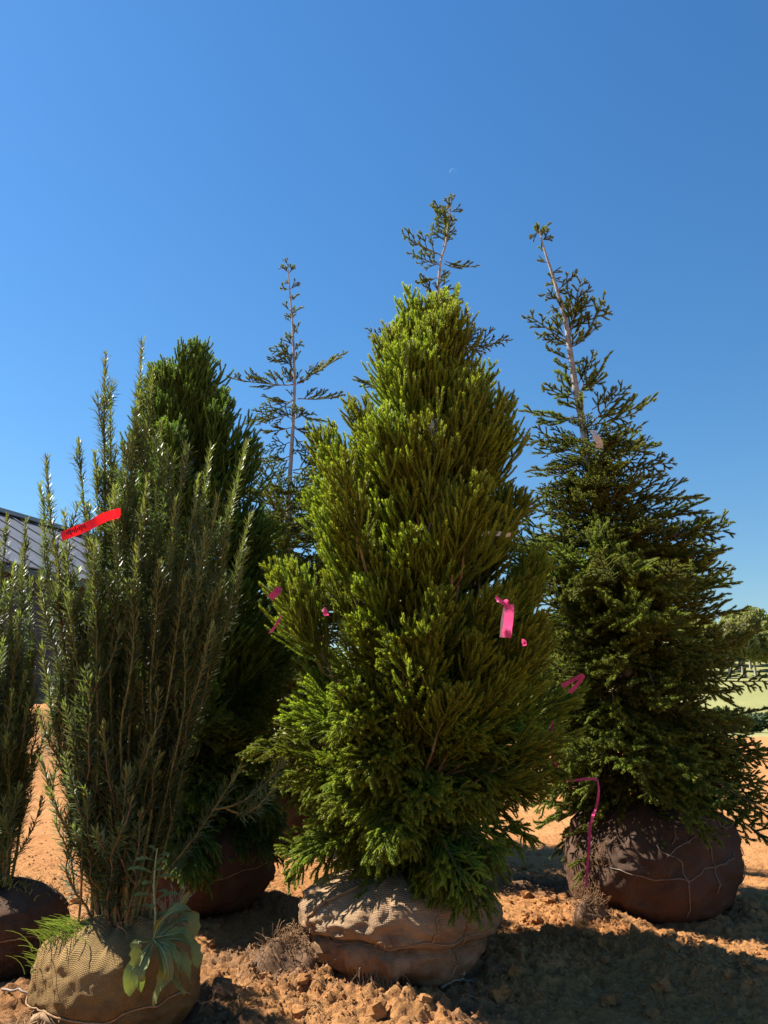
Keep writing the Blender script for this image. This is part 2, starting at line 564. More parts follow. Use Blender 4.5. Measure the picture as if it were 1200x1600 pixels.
def H(x, y):
    x = np.asarray(x, float); y = np.asarray(y, float)
    near = 1 - smooth(9, 16, y)
    churn = np.clip(moist_shade_at(x, y) * 1.1, 0, 1)
    for p in RIDGE: churn = np.maximum(churn, blob(x, y, p, 0.33, 0.95))
    churn = np.clip(churn + 0.20 + 0.35 * fbm(x * 0.8, y * 1.3, 3.0, 3, 91), 0.10, 1)
    z = 0.018 * fbm(x * 1.1, y * 1.6, 0, 4, 5)
    z = z + 0.012 * np.sin(y * 5.5 + 1.6 * fbm(x * 0.5, y * 0.6, 0, 3, 8)) * smooth(5.4, 6.5, y) * (1 - smooth(15, 30, y))
    z = z + blob(x, y, P_heap, 0.30, 0.07) + blob(x, y, P_clump, 0.2, 0.03)
    for p in RIDGE: z = z + blob(x, y, p, 0.26, 0.055)
    wx, wy = x + 0.03 * fbm(x * 9, y * 9, 0, 2, 31), y + 0.03 * fbm(x * 9, y * 9, 5, 2, 37)
    d1, v1 = cell(wx / 0.10, wy / 0.10, 3)
    d2, v2 = cell(wx / 0.045, wy / 0.045, 4)
    z = z + near * churn * (0.034 * np.clip(0.75 - d1, 0, 1) * (v1 ** 2.2) * 1.7 + 0.014 * np.clip(0.7 - d2, 0, 1) * v2 * 1.6)
    bil = np.abs(fbm(x * 11, y * 11, 2.0, 4, 12, 0.6))
    z = z + near * ((0.006 + 0.030 * churn) * (0.5 - bil) + (0.004 + 0.010 * churn) * fbm(x * 34, y * 34, 0, 2, 15, 0.6))
    z = z + blob(x, y, (-6.8, 15.5), 3.2, 1.5) * (1 + 0.25 * fbm(x * 1.5, y * 1.5, 0, 3, 44))
    for p in (P_c, P_y, P_b, P_r, P_y2):                                   # a little collar of loose dirt round each ball
        dd = np.hypot(x - p[0], y - p[1]); z = z + 0.045 * np.exp(-((dd - 0.52) / 0.16) ** 2) * (0.6 + 0.6 * fbm(x * 3, y * 3, 0, 2, 77))
    return z + hill(x, y)


def nonuni(a, b, step, lo, hi, g=1.09):
    core = np.arange(a, b, step)
    up, s = [b], step
    while up[-1] < hi: s *= g; up.append(up[-1] + s)
    dn, s = [a - step], step
    while dn[-1] > lo: s *= g; dn.append(dn[-1] - s)
    return np.concatenate([dn[::-1], core, up])


xs = nonuni(-2.9, 3.2, 0.0145, -500, 500)
ys = nonuni(3.3, 6.6, 0.0125, -120, 700, 1.045)
X, Yg = np.meshgrid(xs, ys)
Z = H(X, Yg) - 0.35 * smooth(42, 47, Yg)
nx, ny = len(xs), len(ys)
ii = (np.arange(ny - 1)[:, None] * nx + np.arange(nx - 1)[None]).ravel()
mb = MB()
mb.add(np.stack([X, Yg, Z], -1), np.stack([ii, ii + 1, ii + nx + 1, ii + nx], 1), 0, moist_shade_at(X, Yg).ravel(), True)
tag(put('ground', mb.mesh('ground', [M['soil']], 'moist_shade')), 'orange clay ground, churned and crumbly', None, None, 'structure')

fx = nonuni(-30, 70, 2.5, -500, 500, 1.12); fy = nonuni(37, 140, 1.5, 36.9, 700, 1.1); fy = fy[fy >= 36.5]
FX, FY = np.meshgrid(fx, fy)
FZ = hill(FX, FY) + 0.05 - 0.4 * (1 - smooth(36, 40, FY)) + 0.05 * fbm(FX * 0.4, FY * 0.4, 0, 3, 9)
n2 = len(fx); jj = (np.arange(len(fy) - 1)[:, None] * n2 + np.arange(n2 - 1)[None]).ravel()
mb = MB(); mb.add(np.stack([FX, FY, FZ], -1), np.stack([jj, jj + 1, jj + n2 + 1, jj + n2], 1), 0, None, True)
tag(put('field', mb.mesh('field', [M['field']])), 'mown green field rising to the wooded hill', None, None, 'structure')

# ------------------------------------------------------------------ moon (a sunlit sphere seen through the day sky)
k = NT('moon_surface')
df = k.node('ShaderNodeBsdfDiffuse', i_Roughness=0.0); df.inputs['Color'].default_value = (0.06, 0.06, 0.06, 1)
tr = k.node('ShaderNodeBsdfTransparent')
ad = k.node('ShaderNodeAddShader'); k.link(df.outputs[0], ad.inputs[0]); k.link(tr.outputs[0], ad.inputs[1]); k.link(ad.outputs[0], k.out.inputs['Surface'])
dm = nrm(ray(708, 269)) * 6000
th = np.linspace(0, PI / 2, 33); ph = np.linspace(0, 2 * PI, 65)[:-1]
TH, PH = np.meshgrid(th, ph, indexing='ij')
Vm = 27.0 * np.stack([np.sin(TH) * np.cos(PH), np.sin(TH) * np.sin(PH), np.cos(TH)], -1).reshape(-1, 3) @ basis(-dm, (0, 0, 1.0)).T          # the half turned to the earth
i0 = (np.arange(32)[:, None] * 64); j0 = np.arange(64)[None]; j1 = (j0 + 1) % 64
mb = MB(); mb.add(Vm, np.stack([i0 + j0, i0 + 64 + j0, i0 + 64 + j1, i0 + j1], -1).reshape(-1, 4), 0, None, True)
tag(put('moon', mb.mesh('moon', [k.m]), None, dm + np.array((0, 0, CAM_H))), 'faint pale crescent moon in the blue sky above the tree tops', 'moon')

# ------------------------------------------------------------------ shed on the left
RA = np.array((-11.4, 22.0, 6.9)); rd = nrm((0.376, 0.927, 0)); dn_ = np.array((rd[1], -rd[0], 0.0))
shed = thing('metal_shed', (RA[0], RA[1], 0), 'long grey metal roofed shed far behind the plum yews', 'shed')
slope = 0.53; halfw = 4.6; s_a, s_b = -9.0, 9.5
sl_len = math.hypot(halfw, halfw * slope)


def roof_pt(s, w, off=0.0, side=1):
    nz = nrm(dn_ * slope * side + UP)
    return RA + rd * s + dn_ * side * w + UP * (-w * slope) + nz * off - np.array((RA[0], RA[1], 0))


def slab(mb, c4, thick_vec, mat=0):
    c4 = np.asarray(c4); V = np.vstack([c4, c4 + thick_vec])
    mb.add(V, [[0, 1, 2, 3], [7, 6, 5, 4], [0, 4, 5, 1], [1, 5, 6, 2], [2, 6, 7, 3], [3, 7, 4, 0]], mat)


for side in (1, -1):
    npan = 20; pw = (s_b - s_a) / npan
    mb = MB(); slab(mb, [roof_pt(0.01, 0, 0, side), roof_pt(pw - 0.01, 0, 0, side), roof_pt(pw - 0.01, halfw, 0, side), roof_pt(0.01, halfw, 0, side)], UP * 0.03)
    pm = mb.mesh('roof_panel', [M['roof']])
    mb = MB(); slab(mb, [roof_pt(-0.04, 0.0, 0.032, side), roof_pt(0.04, 0.0, 0.032, side), roof_pt(0.04, halfw + 0.01, 0.032, side), roof_pt(-0.04, halfw + 0.01, 0.032, side)], UP * 0.035)
    rm = mb.mesh('rib', [M['roof_rib']])
    for i in range(npan):
        po = put('roof_panel', pm, shed, rd * (s_a + i * pw))
        put('rib', rm, po)
mb = MB(); slab(mb, [roof_pt(s_a, 0.22, 0.10, -1), roof_pt(s_b, 0.22, 0.10, -1), roof_pt(s_b, 0, 0.16), roof_pt(s_a, 0, 0.16)], UP * 0.02)
slab(mb, [roof_pt(s_a, 0.0, 0.165), roof_pt(s_b, 0, 0.165), roof_pt(s_b, 0.22, 0.10), roof_pt(s_a, 0.22, 0.10)], UP * 0.02)
put('ridge_cap', mb.mesh('ridge_cap', [M['ridge']]), shed)
mb = MB(); slab(mb, [roof_pt(s_a, halfw + 0.02, -0.16), roof_pt(s_b, halfw + 0.02, -0.16), roof_pt(s_b, halfw + 0.14, -0.16), roof_pt(s_a, halfw + 0.14, -0.16)], UP * 0.15)
put('gutter', mb.mesh('gutter', [M['ridge']]), shed)
for side in (1, -1):
    mb = MB(); a_ = roof_pt(s_a + 0.3, halfw - 0.35, -0.05, side); b_ = roof_pt(s_b - 0.3, halfw - 0.35, -0.05, side)
    ag, bg_ = a_.copy(), b_.copy(); ag[2] = bg_[2] = -0.1
    slab(mb, [a_, b_, bg_, ag], -dn_ * side * 0.12); put('wall', mb.mesh('wall', [M['shed_wall']]), shed)
for s_ in (s_a + 0.3, s_b - 0.3):
    mb = MB(); a_ = roof_pt(s_, halfw - 0.5, -0.05, 1); b_ = roof_pt(s_, halfw - 0.5, -0.05, -1); c_ = roof_pt(s_, 0, -0.05)
    ag, bg_ = a_.copy(), b_.copy(); ag[2] = bg_[2] = -0.1
    V = np.array([ag, a_, c_, b_, bg_]); off = rd * 0.12 * (1 if s_ < 0 else -1); V2 = V + off
    mb.add(np.vstack([V, V2]), [[0, 1, 6, 5], [1, 2, 7, 6], [2, 3, 8, 7], [3, 4, 9, 8]]); mb.add(V, [[0, 1, 2, 3, 4]]); mb.add(V2, [[4, 3, 2, 1, 0]])
    put('gable', mb.mesh('gable', [M['shed_wall']]), shed)


# ------------------------------------------------------------------ far hillside trees and bushes
def leafy(seed, rx, rz, n, size, zc, lobes=9):
    r = np.random.default_rng(seed)
    c = r.normal(0, 1, (lobes, 3)); c = nrm(c) * r.uniform(0.3, 0.75, (lobes, 1)); c[:, 2] *= 0.9
    lr = r.uniform(0.28, 0.5, lobes)
    k_ = r.integers(0, lobes, n); d = nrm(r.normal(0, 1, (n, 3)))
    p = c[k_] + d * (lr[k_] * r.uniform(0.6, 1.0, n) ** 0.6)[:, None]
    P = p * np.array((rx, rx, rz)) + np.array((0, 0, zc))
    a = nrm(r.normal(0, 1, (n, 3))); b = nrm(np.cross(a, nrm(d + r.normal(0, 0.5, (n, 3)))))
    s = (size * r.uniform(0.5, 1.2, n))[:, None]
    V = np.stack([P - a * s, P + b * s * 0.7, P + a * s, P - b * s * 0.7], 1)
    return V.reshape(-1, 3), np.arange(n * 4).reshape(n, 4), np.repeat(r.uniform(0, 1, n), 4)


far_v = []
for sd in range(4):
    mb = MB(); V, F, t = leafy(100 + sd, 3.4, 3.9, 2600, 0.34, 6.4, 12); mb.add(V, F, 0, t)
    cm = mb.mesh('crown', [M['far_leaf']])
    mb = MB(); tube(mb, np.array([(0, 0, -0.6), (0.1, 0, 2.0), (0.0, 0.2, 4.5), (0.1, 0.1, 7.5)]), [0.26, 0.2, 0.15, 0.05], 6)
    for q in range(5):
        a = q * 1.26; tube(mb, np.array([(0.05, 0.1, 3 + q * 0.5), (math.cos(a) * 1.1, math.sin(a) * 1.1, 4.8 + q * 0.5), (math.cos(a) * 2, math.sin(a) * 2, 6.2 + q * 0.4)]), [0.1, 0.07, 0.03], 5)
    far_v.append((cm, mb.mesh('trunk', [M['bark_grey']])))
bush_v = []
for sd in range(3):
    mb = MB(); V, F, t = leafy(200 + sd, 1.2, 0.85, 900, 0.16, 0.75, 9); mb.add(V, F, 0, t)
    cm = mb.mesh('crown', [M['hedge_leaf']])
    mb = MB()
    for q in range(4):
        a = q * 1.6; tube(mb, np.array([(0, 0, -0.2), (math.cos(a) * 0.3, math.sin(a) * 0.3, 0.5), (math.cos(a) * 0.6, math.sin(a) * 0.6, 1.0)]), [0.05, 0.035, 0.015], 5)
    bush_v.append((cm, mb.mesh('stem', [M['bark']])))


def far_tree(x, y, s, v, label, group):
    z = float(hill(np.array(x), np.array(y)))
    t = thing('deciduous_tree', (x, y, z), label, 'tree', group)
    t.rotation_euler = (0, 0, random.uniform(0, 6.28)); t.scale = (s, s, s * random.uniform(0.9, 1.15))
    put('crown', far_v[v][0], t); put('trunk', far_v[v][1], t)


for i in range(75):
    row = i // 15; x = 38 + (i % 15) * 2.5 + random.uniform(-1.0, 1.0) + row * 2.6
    far_tree(x, 94 + row * 9 + random.uniform(-3, 3), random.uniform(0.55, 0.82), i % 4, 'sunlit round crowned tree in the wooded hillside beyond the field', 'trees on the wooded hillside')
mb = MB()
for i in range(40):
    V, F, t = leafy(900 + i, 4.0, 2.3, 260, 0.5, 2.6, 7); x = -120 + i * 3.9 + random.uniform(-1, 1); y = 128 + random.uniform(-8, 8)
    mb.add(V + np.array((x, y, float(hill(np.array(x), np.array(y))))), F, 0, t)
tag(put('far_wood', mb.mesh('far_wood', [M['far_leaf']])), 'low far wood along the field edge', None, None, 'stuff')
for i in range(24):
    x = 6 + i * 1.45 + random.uniform(-0.4, 0.4); y = 44.5 + random.uniform(-0.8, 0.8)
    t = thing('bush', (x, y, float(hill(np.array(x), np.array(y)))), 'dark rounded bush in the hedgerow at the foot of the field', 'bush', 'bushes in the hedgerow')
    s = random.uniform(0.8, 1.05); t.scale = (s, s, s); t.rotation_euler = (0, 0, random.uniform(0, 6))
    put('crown', bush_v[i % 3][0], t); put('stem', bush_v[i % 3][1], t)


# ------------------------------------------------------------------ root balls
def ball(root, name, Rr, hz, seed, mats, grooves=(), folds=0.02, top=0.75, nfold=14, squash=(1, 1), zoff=0.0, torn=None, lump=0.06, power=2.7, crease=0.045, taper=0.0):
    """a wrapped earth ball standing on the ground; returns the object and its surface function"""
    def surf(az, v, off=0.0):
        az = np.asarray(az, float); v = np.asarray(v, float) + 0 * az; az = az + 0 * v
        rr = np.power(np.clip(1 - np.abs(v) ** power, 0, 1), 0.5)
        rr = np.where(v > 0, rr, np.maximum(rr, 0) ** 0.85)
        cx, cy = np.cos(az), np.sin(az)
        wob = 1 + lump * fbm(cx * 1.3, cy * 1.3, v * 1.3, 4, seed) + folds * np.sin(az * nfold + 2.2 * fbm(cx * 2, cy * 2, v * 1.5, 2, seed + 5)) * smooth(-0.1, 0.8, v)
        wob = wob + 0.35 * folds * fbm(cx * 9, cy * 9, v * 6, 3, seed + 9)
        wob = wob - crease * np.abs(fbm(cx * 3.2, cy * 3.2, v * 2.6, 3, seed + 13)) + 0.012 * fbm(cx * 16, cy * 16, v * 11, 2, seed + 15)
        for v0, w, dp in grooves:
            vv = v - v0 - 0.07 * fbm(cx * 1.6, cy * 1.6, 0.3, 2, seed + 21)
            wob = wob - dp * np.exp(-(vv / w) ** 2)
        for v0, w, dp in grooves:                            # cloth bulges over the cinched line
            wob = wob + dp * 0.55 * smooth(v0 + w * 0.4, v0 + w * 2.2, vv) * (1 - smooth(v0 + 0.35, v0 + 0.8, vv))
        if torn is not None:
            a0, v0, aw, vw, dp = torn
            da = np.angle(np.exp(1j * (az - a0)))
            wob = wob - dp * np.exp(-(da / aw) ** 4 - ((v - v0) / vw) ** 4)
        rad = Rr * rr * wob * (1 + taper * v)
        z = hz * (v + 0.90) + zoff + 0.02 * fbm(cx * 2, cy * 2, v, 3, seed + 3)
        return np.stack([(rad + off) * cx * squash[0], (rad + off) * cy * squash[1], z + off * np.clip(v, -1, 1)], -1)
    na, nv = 160, 74
    az = np.linspace(0, 2 * PI, na + 1); vv = np.sin(np.linspace(-PI / 2, PI / 2, nv)) * 0.5 + np.linspace(-1, 1, nv) * 0.5
    AZ, VV = np.meshgrid(az, vv)
    P = surf(AZ, VV)
    P[:, -1] = P[:, 0]
    uv = np.stack([AZ * Rr, VV * hz * 1.3], -1).reshape(-1, 2)
    i = (np.arange(nv - 1)[:, None] * (na + 1) + np.arange(na)[None]).ravel()
    mb = MB(); mb.add(P.reshape(-1, 3), np.stack([i, i + 1, i + na + 2, i + na + 1], 1), 0, None, True, uv)
    o = put(name, mb.mesh(name, mats), root)
    return o, surf


def twine(parent, surf, path, rad=0.004, mat='twine', name='twine', off=0.006, n=40):
    path = np.array(path, float); t = np.linspace(0, 1, len(path)); tt = np.linspace(0, 1, n)
    az = np.interp(tt, t, path[:, 0]) + 0.02 * fbm(tt * 7, tt * 0, 0, 3, int(abs(path[0, 0]) * 90)); v = np.interp(tt, t, path[:, 1]) + 0.03 * fbm(tt * 6, tt * 0 + 3, 0, 3, int(abs(path[0, 1]) * 70))
    P = surf(az, v, off)
    mb = MB(); tube(mb, P, rad, 5, 0)
    return put(name, mb.mesh(name, [M[mat]]), parent)


def hairs(mb, base, n, L, rad, down=0.6, spread=0.6, mat=0, seg=5):
    for q in range(n):
        b = base[rng.integers(0, len(base))] + rng.normal(0, 0.01, 3)
        d0 = nrm(rng.normal(0, spread, 3) + np.array((0, -0.4, -down * 0.4))); d1 = nrm(rng.normal(0, spread, 3) + np.array((0, -0.1, -down)))
        tube(mb, curve(b, d0, d1, L * rng.uniform(0.4, 1.1), seg, 0.25), rad * rng.uniform(0.6, 1.2), 3, mat)


# ------------------------------------------------------------------ foliage pieces
G = 2.39996


COARSE = 1.0


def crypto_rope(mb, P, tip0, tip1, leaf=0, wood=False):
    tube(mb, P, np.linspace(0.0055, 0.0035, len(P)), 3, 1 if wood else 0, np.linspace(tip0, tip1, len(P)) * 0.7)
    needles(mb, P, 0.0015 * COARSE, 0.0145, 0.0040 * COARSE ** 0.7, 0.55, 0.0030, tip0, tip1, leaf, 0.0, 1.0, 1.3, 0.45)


def plume(L, ns, seed, mats, dens=1.0):
    """upright feathery spray of cord-like branchlets, grows along +Z"""
    global rng
    keep = rng; rng = np.random.default_rng(seed)
    mb = MB(); z = np.array((0, 0, 1.0))
    main = curve((0, 0, 0), z + rng.normal(0, 0.12, 3), z + rng.normal(0, 0.15, 3), L, 8, 0.03)
    tube(mb, main, np.linspace(0.007, 0.003, 8), 4, 1)
    needles(mb, main, 0.0016 * COARSE, 0.0150, 0.0046 * COARSE ** 0.7, 0.6, 0.004, 0.1, 1.0, 0, 0.2, 1.0, 1.5)
    for q in range(ns):
        s = 0.10 + 0.82 * (q + rng.uniform(0, 0.8)) / ns
        az = q * G + rng.normal(0, 0.3)
        r_ = np.array((math.cos(az), math.sin(az) * 0.75, 0))
        l = (0.62 * L * (1 - s) + 0.065) * rng.uniform(0.7, 1.25)
        a0 = rng.uniform(0.42, 0.78)
        P = curve(sample(main, s), z * math.cos(a0) + r_ * math.sin(a0), z + r_ * rng.uniform(0.08, 0.38) + rng.normal(0, 0.06, 3), l, 6, 0.03)
        crypto_rope(mb, P, 0.15 * s, 0.75 + 0.25 * rng.random())
        nt = int((1.4 + l / 0.058) * dens)
        for w in range(nt):
            s2 = 0.15 + 0.7 * (w + rng.random()) / nt
            a2 = w * G + rng.normal(0, 0.4) + q
            r2 = np.array((math.cos(a2), math.sin(a2), 0))
            b0 = sample(P, s2); td = nrm(sample(P, min(1, s2 + 0.1)) - b0 + 1e-6)
            l2 = (0.58 * l * (1 - s2) + 0.030) * rng.uniform(0.6, 1.35)
            P2 = curve(b0, td * 0.8 + r2 * 0.65, z * 0.8 + td * 0.5 + r2 * 0.22, l2, 5, 0.03)
            crypto_rope(mb, P2, 0.2, 0.7 + 0.3 * rng.random())
    me = mb.mesh('branch', mats); rng = keep
    return me


def fan(L, ns, seed, mats, droop=0.7):
    """spreading lower spray: Z outward, Y up; branchlets splay sideways and hang"""
    global rng
    keep = rng; rng = np.random.default_rng(seed)
    mb = MB(); z = np.array((0, 0, 1.0)); y = np.array((0, 1.0, 0)); x = np.array((1.0, 0, 0))
    main = curve((0, 0, 0), z + y * 0.15 + rng.normal(0, 0.1, 3), z - y * droop * 0.6 + rng.normal(0, 0.12, 3), L, 8, 0.03)
    tube(mb, main, np.linspace(0.007, 0.003, 8), 4, 1)
    needles(mb, main, 0.0016 * COARSE, 0.0150, 0.0046 * COARSE ** 0.7, 0.6, 0.004, 0.1, 1.0, 0, 0.2, 1.0, 1.5)
    for q in range(ns):
        s = 0.08 + 0.84 * (q + rng.uniform(0, 0.8)) / ns
        sd = 1 if q % 2 else -1
        l = (0.55 * L * (1 - s) + 0.07) * rng.uniform(0.75, 1.2)
        lat = x * sd * rng.uniform(0.4, 1.0) + y * rng.normal(0.1, 0.35)
        P = curve(sample(main, s), z * 0.8 + lat, z * 0.55 + lat * 0.35 - y * rng.uniform(0.2, 1.3) * droop, l, 6, 0.03)
        crypto_rope(mb, P, 0.1, 0.6 + 0.35 * rng.random())
        nt = int(2 + l / 0.045)
        for w in range(nt):
            s2 = 0.15 + 0.75 * (w + rng.random()) / nt
            b0 = sample(P, s2); td = nrm(sample(P, min(1, s2 + 0.1)) - b0 + 1e-6)
            r2 = rng.normal(0, 0.6, 3)
            l2 = (0.42 * l * (1 - s2) + 0.04) * rng.uniform(0.7, 1.25)
            P2 = curve(b0, td + r2, td * 0.9 - y * rng.uniform(0.1, 1.2) * droop + r2 * 0.3, l2, 5, 0.03)
            crypto_rope(mb, P2, 0.15, 0.5 + 0.4 * rng.random())
    me = mb.mesh('branch', mats); rng = keep
    return me


def bough(L, seed, mats, droop=0.15, dens=1.0, bare=0.12):
    """spruce bough: Z outward, Y up, twigs mostly in one plane"""
    global rng
    keep = rng; rng = np.random.default_rng(seed)
    mb = MB(); z = np.array((0, 0, 1.0)); y = np.array((0, 1.0, 0)); x = np.array((1.0, 0, 0))
    nseg = 9
    main = curve((0, 0, 0), z - y * droop * 1.4 + rng.normal(0, 0.05, 3), z + y * (0.35 - droop) + rng.normal(0, 0.06, 3), L, nseg, 0.05)
    tube(mb, main, np.linspace(0.0035 + 0.006 * L, 0.002, nseg), 5, 1)
    nd = dict(spacing=0.0013 * COARSE, nl=0.0185, nw=0.0042 * COARSE ** 0.7, ang=0.85, rc=0.0018, mat=0, close=0.35, jit=0.2)

    def twig(P, t1, t0=0.1):
        tube(mb, P, np.linspace(0.0062, 0.0050, len(P)), 4, 0, np.linspace(t0, t1, len(P)) * 0.6)
        needles(mb, P, tip0=t0, tip1=t1, **nd)
    needles(mb, main, tip0=0.0, tip1=0.8, s0=max(bare, 0.2), **nd)
    ns = max(3, int(L / 0.042 * dens))
    for q in range(ns):
        s = bare + (0.97 - bare) * (q + rng.uniform(0, 0.7)) / ns
        sd = 1 if q % 2 else -1
        l = (0.42 * L * (1 - s) ** 0.85 + 0.045) * rng.uniform(0.6, 1.2)
        lat = x * sd * rng.uniform(0.5, 1.0) + y * rng.normal(0.30, 0.30)
        P = curve(sample(main, s), z * 0.75 + lat, z * 0.95 + lat * 0.7 - y * rng.uniform(-0.15, 0.5) * (droop + 0.1) * 2, l, 6, 0.06)
        twig(P, 0.55 + 0.45 * rng.random())
        nt = int(l / 0.042)
        for w in range(nt):
            s2 = 0.2 + 0.7 * (w + rng.random()) / max(nt, 1)
            b0 = sample(P, s2); td = nrm(sample(P, min(1, s2 + 0.1)) - b0 + 1e-6)
            sx = nrm(np.cross(td, y)) * (1 if w % 2 else -1)
            l2 = (0.40 * l * (1 - s2) + 0.03) * rng.uniform(0.7, 1.2)
            P2 = curve(b0, td * 0.8 + sx * 0.75 + y * rng.normal(0.05, 0.2), td + sx * 0.45 - y * rng.uniform(-0.1, 0.4) * droop, l2, 4, 0.05)
            twig(P2, 0.6 + 0.4 * rng.random())
    me = mb.mesh('branch', mats); rng = keep
    return me


COARSE = 1.0
CM = [M['crypto'], M['twig']]; CD = [M['crypto_dark'], M['twig']]; SM = [M['spruce'], M['twig']]
plumes = [plume(L, n, 300 + i, CM) for i, (L, n) in enumerate([(0.48, 19), (0.46, 18), (0.42, 17), (0.50, 20), (0.40, 16), (0.44, 18), (0.38, 15), (0.35, 14)])]
fans = [fan(L, n, 330 + i, CM, d) for i, (L, n, d) in enumerate([(0.46, 18, 0.5), (0.44, 17, 0.8), (0.40, 16, 0.4), (0.48, 19, 0.7), (0.38, 15, 0.95), (0.42, 17, 0.6)])]


COARSE = 4.0
in_plumes = [plume(0.5, 13, 380 + i, CM, 0.6) for i in range(3)]
in_fans = [fan(0.46, 11, 390 + i, CM, 0.7) for i in range(3)]
COARSE = 3.5
in_boughs = [bough(0.70, 395 + i, SM, 0.25, 0.7) for i in range(3)]
COARSE = 1.6
small_boughs = [bough(0.32, 365 + i, SM, 0.1, 1.0, 0.05) for i in range(3)]
COARSE = 1.0


def raw(me):
    n = len(me.vertices); v = np.zeros(n * 3, np.float32); me.vertices.foreach_get('co', v)
    t = np.zeros(n, np.float32); me.attributes['tip'].data.foreach_get('value', t)
    lt = np.zeros(len(me.polygons), np.int32); me.polygons.foreach_get('loop_total', lt)
    st = np.zeros(len(me.polygons), np.int32); me.polygons.foreach_get('loop_start', st)
    mi = np.zeros(len(me.polygons), np.int32); me.polygons.foreach_get('material_index', mi)
    vi = np.zeros(len(me.loops), np.int32); me.loops.foreach_get('vertex_index', vi)
    fs = []
    for k_ in (3, 4):
        for m_ in (0, 1):
            sel = (lt == k_) & (mi == m_)
            if sel.any(): fs.append((vi[st[sel][:, None] + np.arange(k_)], m_))
    return v.reshape(-1, 3).astype(float), t, fs


RAW = {me: raw(me) for me in in_plumes + in_fans + in_boughs + small_boughs}


def stamp(mb, me, m4):
    V, t, fs = RAW[me]; A = np.array(m4)
    W_ = V @ A[:3, :3].T + A[:3, 3]; base = mb.n
    for q, (F, m_) in enumerate(fs):
        if q == 0: mb.add(W_, F, m_, t)
        else: mb.f.append((F + base, m_, False))


def remat(me, mats):
    c = me.copy(); c.materials.clear()
    for m in mats: c.materials.append(m)
    return c


plumes_d = [remat(m, CD) for m in plumes[:5]]; fans_d = [remat(m, CD) for m in fans[:4]]
BL = [0.16, 0.26, 0.38, 0.52, 0.70, 0.92]
boughs = {L: [bough(L, 400 + int(L * 100) * 3 + i, SM, dr) for i, dr in enumerate((0.05, 0.2, 0.4) if L > 0.3 else (0.05, 0.2))] for L in BL}


def cryptomeria(P0, ztop, zbot, zfull, prof, nb, seed, label, plum, fns, mats, axis=None, per=4, back=0.45, fill=150):
    """prof(t) gives crown radius; t = 0 at the crown's bottom, 1 at its top"""
    global rng
    keep = rng; rng = np.random.default_rng(seed)
    root = thing('cryptomeria_tree', P0, label, 'tree', 'cryptomeria trees')
    ax = axis or (lambda t: np.zeros(2))
    mbt = MB(); tz = np.linspace(zfull, ztop - 0.25, 10)
    tp = np.array([[*ax((z - zbot) / (ztop - zbot)), z] for z in tz])
    tube(mbt, tp, np.linspace(0.055, 0.008, 10), 9)
    put('trunk', mbt.mesh('trunk', [M['bark']]), root)
    mbl = MB(); spots = []
    for i in range(nb):
        t = ((i + rng.random()) / nb) ** 0.92
        az = i * G + rng.normal(0, 0.25)
        Rr = prof(t) * (1 + 0.13 * float(vnoise(np.array(az * 1.1), np.array(t * 8.0), 0.0, seed))) * rng.choice([rng.uniform(0.68, 0.90), rng.uniform(0.92, 1.07)])
        facing = -math.sin(az)                       # +1 towards the camera side
        if facing < -0.25 and rng.random() > back: continue
        rad = np.array((math.cos(az), math.sin(az), 0))
        e = np.interp(t, [0, 0.10, 0.22, 0.38, 0.6, 1.0], [-0.60, -0.20, 0.35, 0.92, 1.15, 1.40])
        for q in range(per):
            drp = t < 0.30 + rng.normal(0, 0.06)
            ee = e + rng.normal(0, 0.13); a2 = az + rng.normal(0, 0.16) / (0.4 + Rr)
            r2 = np.array((math.cos(a2), math.sin(a2), 0))
            d = r2 * math.cos(ee) + UP * math.sin(ee)
            L = 0.40
            rq = min(Rr, prof(t) * 1.1) * (1 - 0.11 * q * rng.random())
            tip = np.array([*ax(t), zbot + t * (ztop - zbot)]) + r2 * rq + UP * rng.normal(0, 0.07)
            tip[2] = min(tip[2], ztop - 0.02 * q)
            tip = tip + d * float(np.clip(rng.normal(0, 0.09), -0.18, 0.16)) * (0.5 if t > 0.9 else 1.0)
            base = tip - d * L * 0.92
            spots.append((base, d, drp, facing, rad))
            zb = max(zfull, base[2] - 0.35 * np.linalg.norm(base[:2] - ax(t)))
            if q < 2: tube(mbl, np.array([[*ax(t), zb], (np.array([*ax(t), zb]) + base) / 2 + UP * -0.03, base]), [0.013, 0.010, 0.006], 4, 1)
    for i in range(fill):                                    # inner shaded sprays
        t = 0.78 * ((i + rng.random()) / fill) ** 0.95; az = i * G * 1.7; Rr = prof(t) * rng.uniform(0.25, 0.72)
        e = np.interp(t, [0, 0.12, 0.25, 0.4, 1.0], [-0.4, -0.1, 0.5, 1.0, 1.35]) + rng.normal(0, 0.15)
        r2 = np.array((math.cos(az), math.sin(az), 0)); d = r2 * math.cos(e) + UP * math.sin(e)
        tip = np.array([*ax(t), zbot + 0.05 + t * (ztop - zbot - 0.2)]) + r2 * Rr
        lo = t < 0.25
        stamp(mbl, (in_fans if lo else in_plumes)[i % 3], mat_of(tip - d * 0.42, d, UP if lo else r2, 1.0, 0 if lo else rng.uniform(0, 6)))
    crown = tag(put('crown', mbl.mesh('crown', mats), root), kind='stuff')
    spots.sort(key=lambda s: -s[3])
    for base, d, drp, fc, rad in spots[:300]:
        me = random.choice(fns if drp else plum)
        up = UP if drp else rad
        put('branch', me, crown, None, mat_of(base, d, up, rng.uniform(0.85, 1.1) if drp else rng.uniform(0.85, 1.42), rng.uniform(-0.4, 0.4) if drp else rng.uniform(0, 6.28)))
    rng = keep
    return root, crown


def pw(pts):
    a = np.array(pts, float)
    return lambda t: float(np.interp(t, a[:, 0], a[:, 1]))


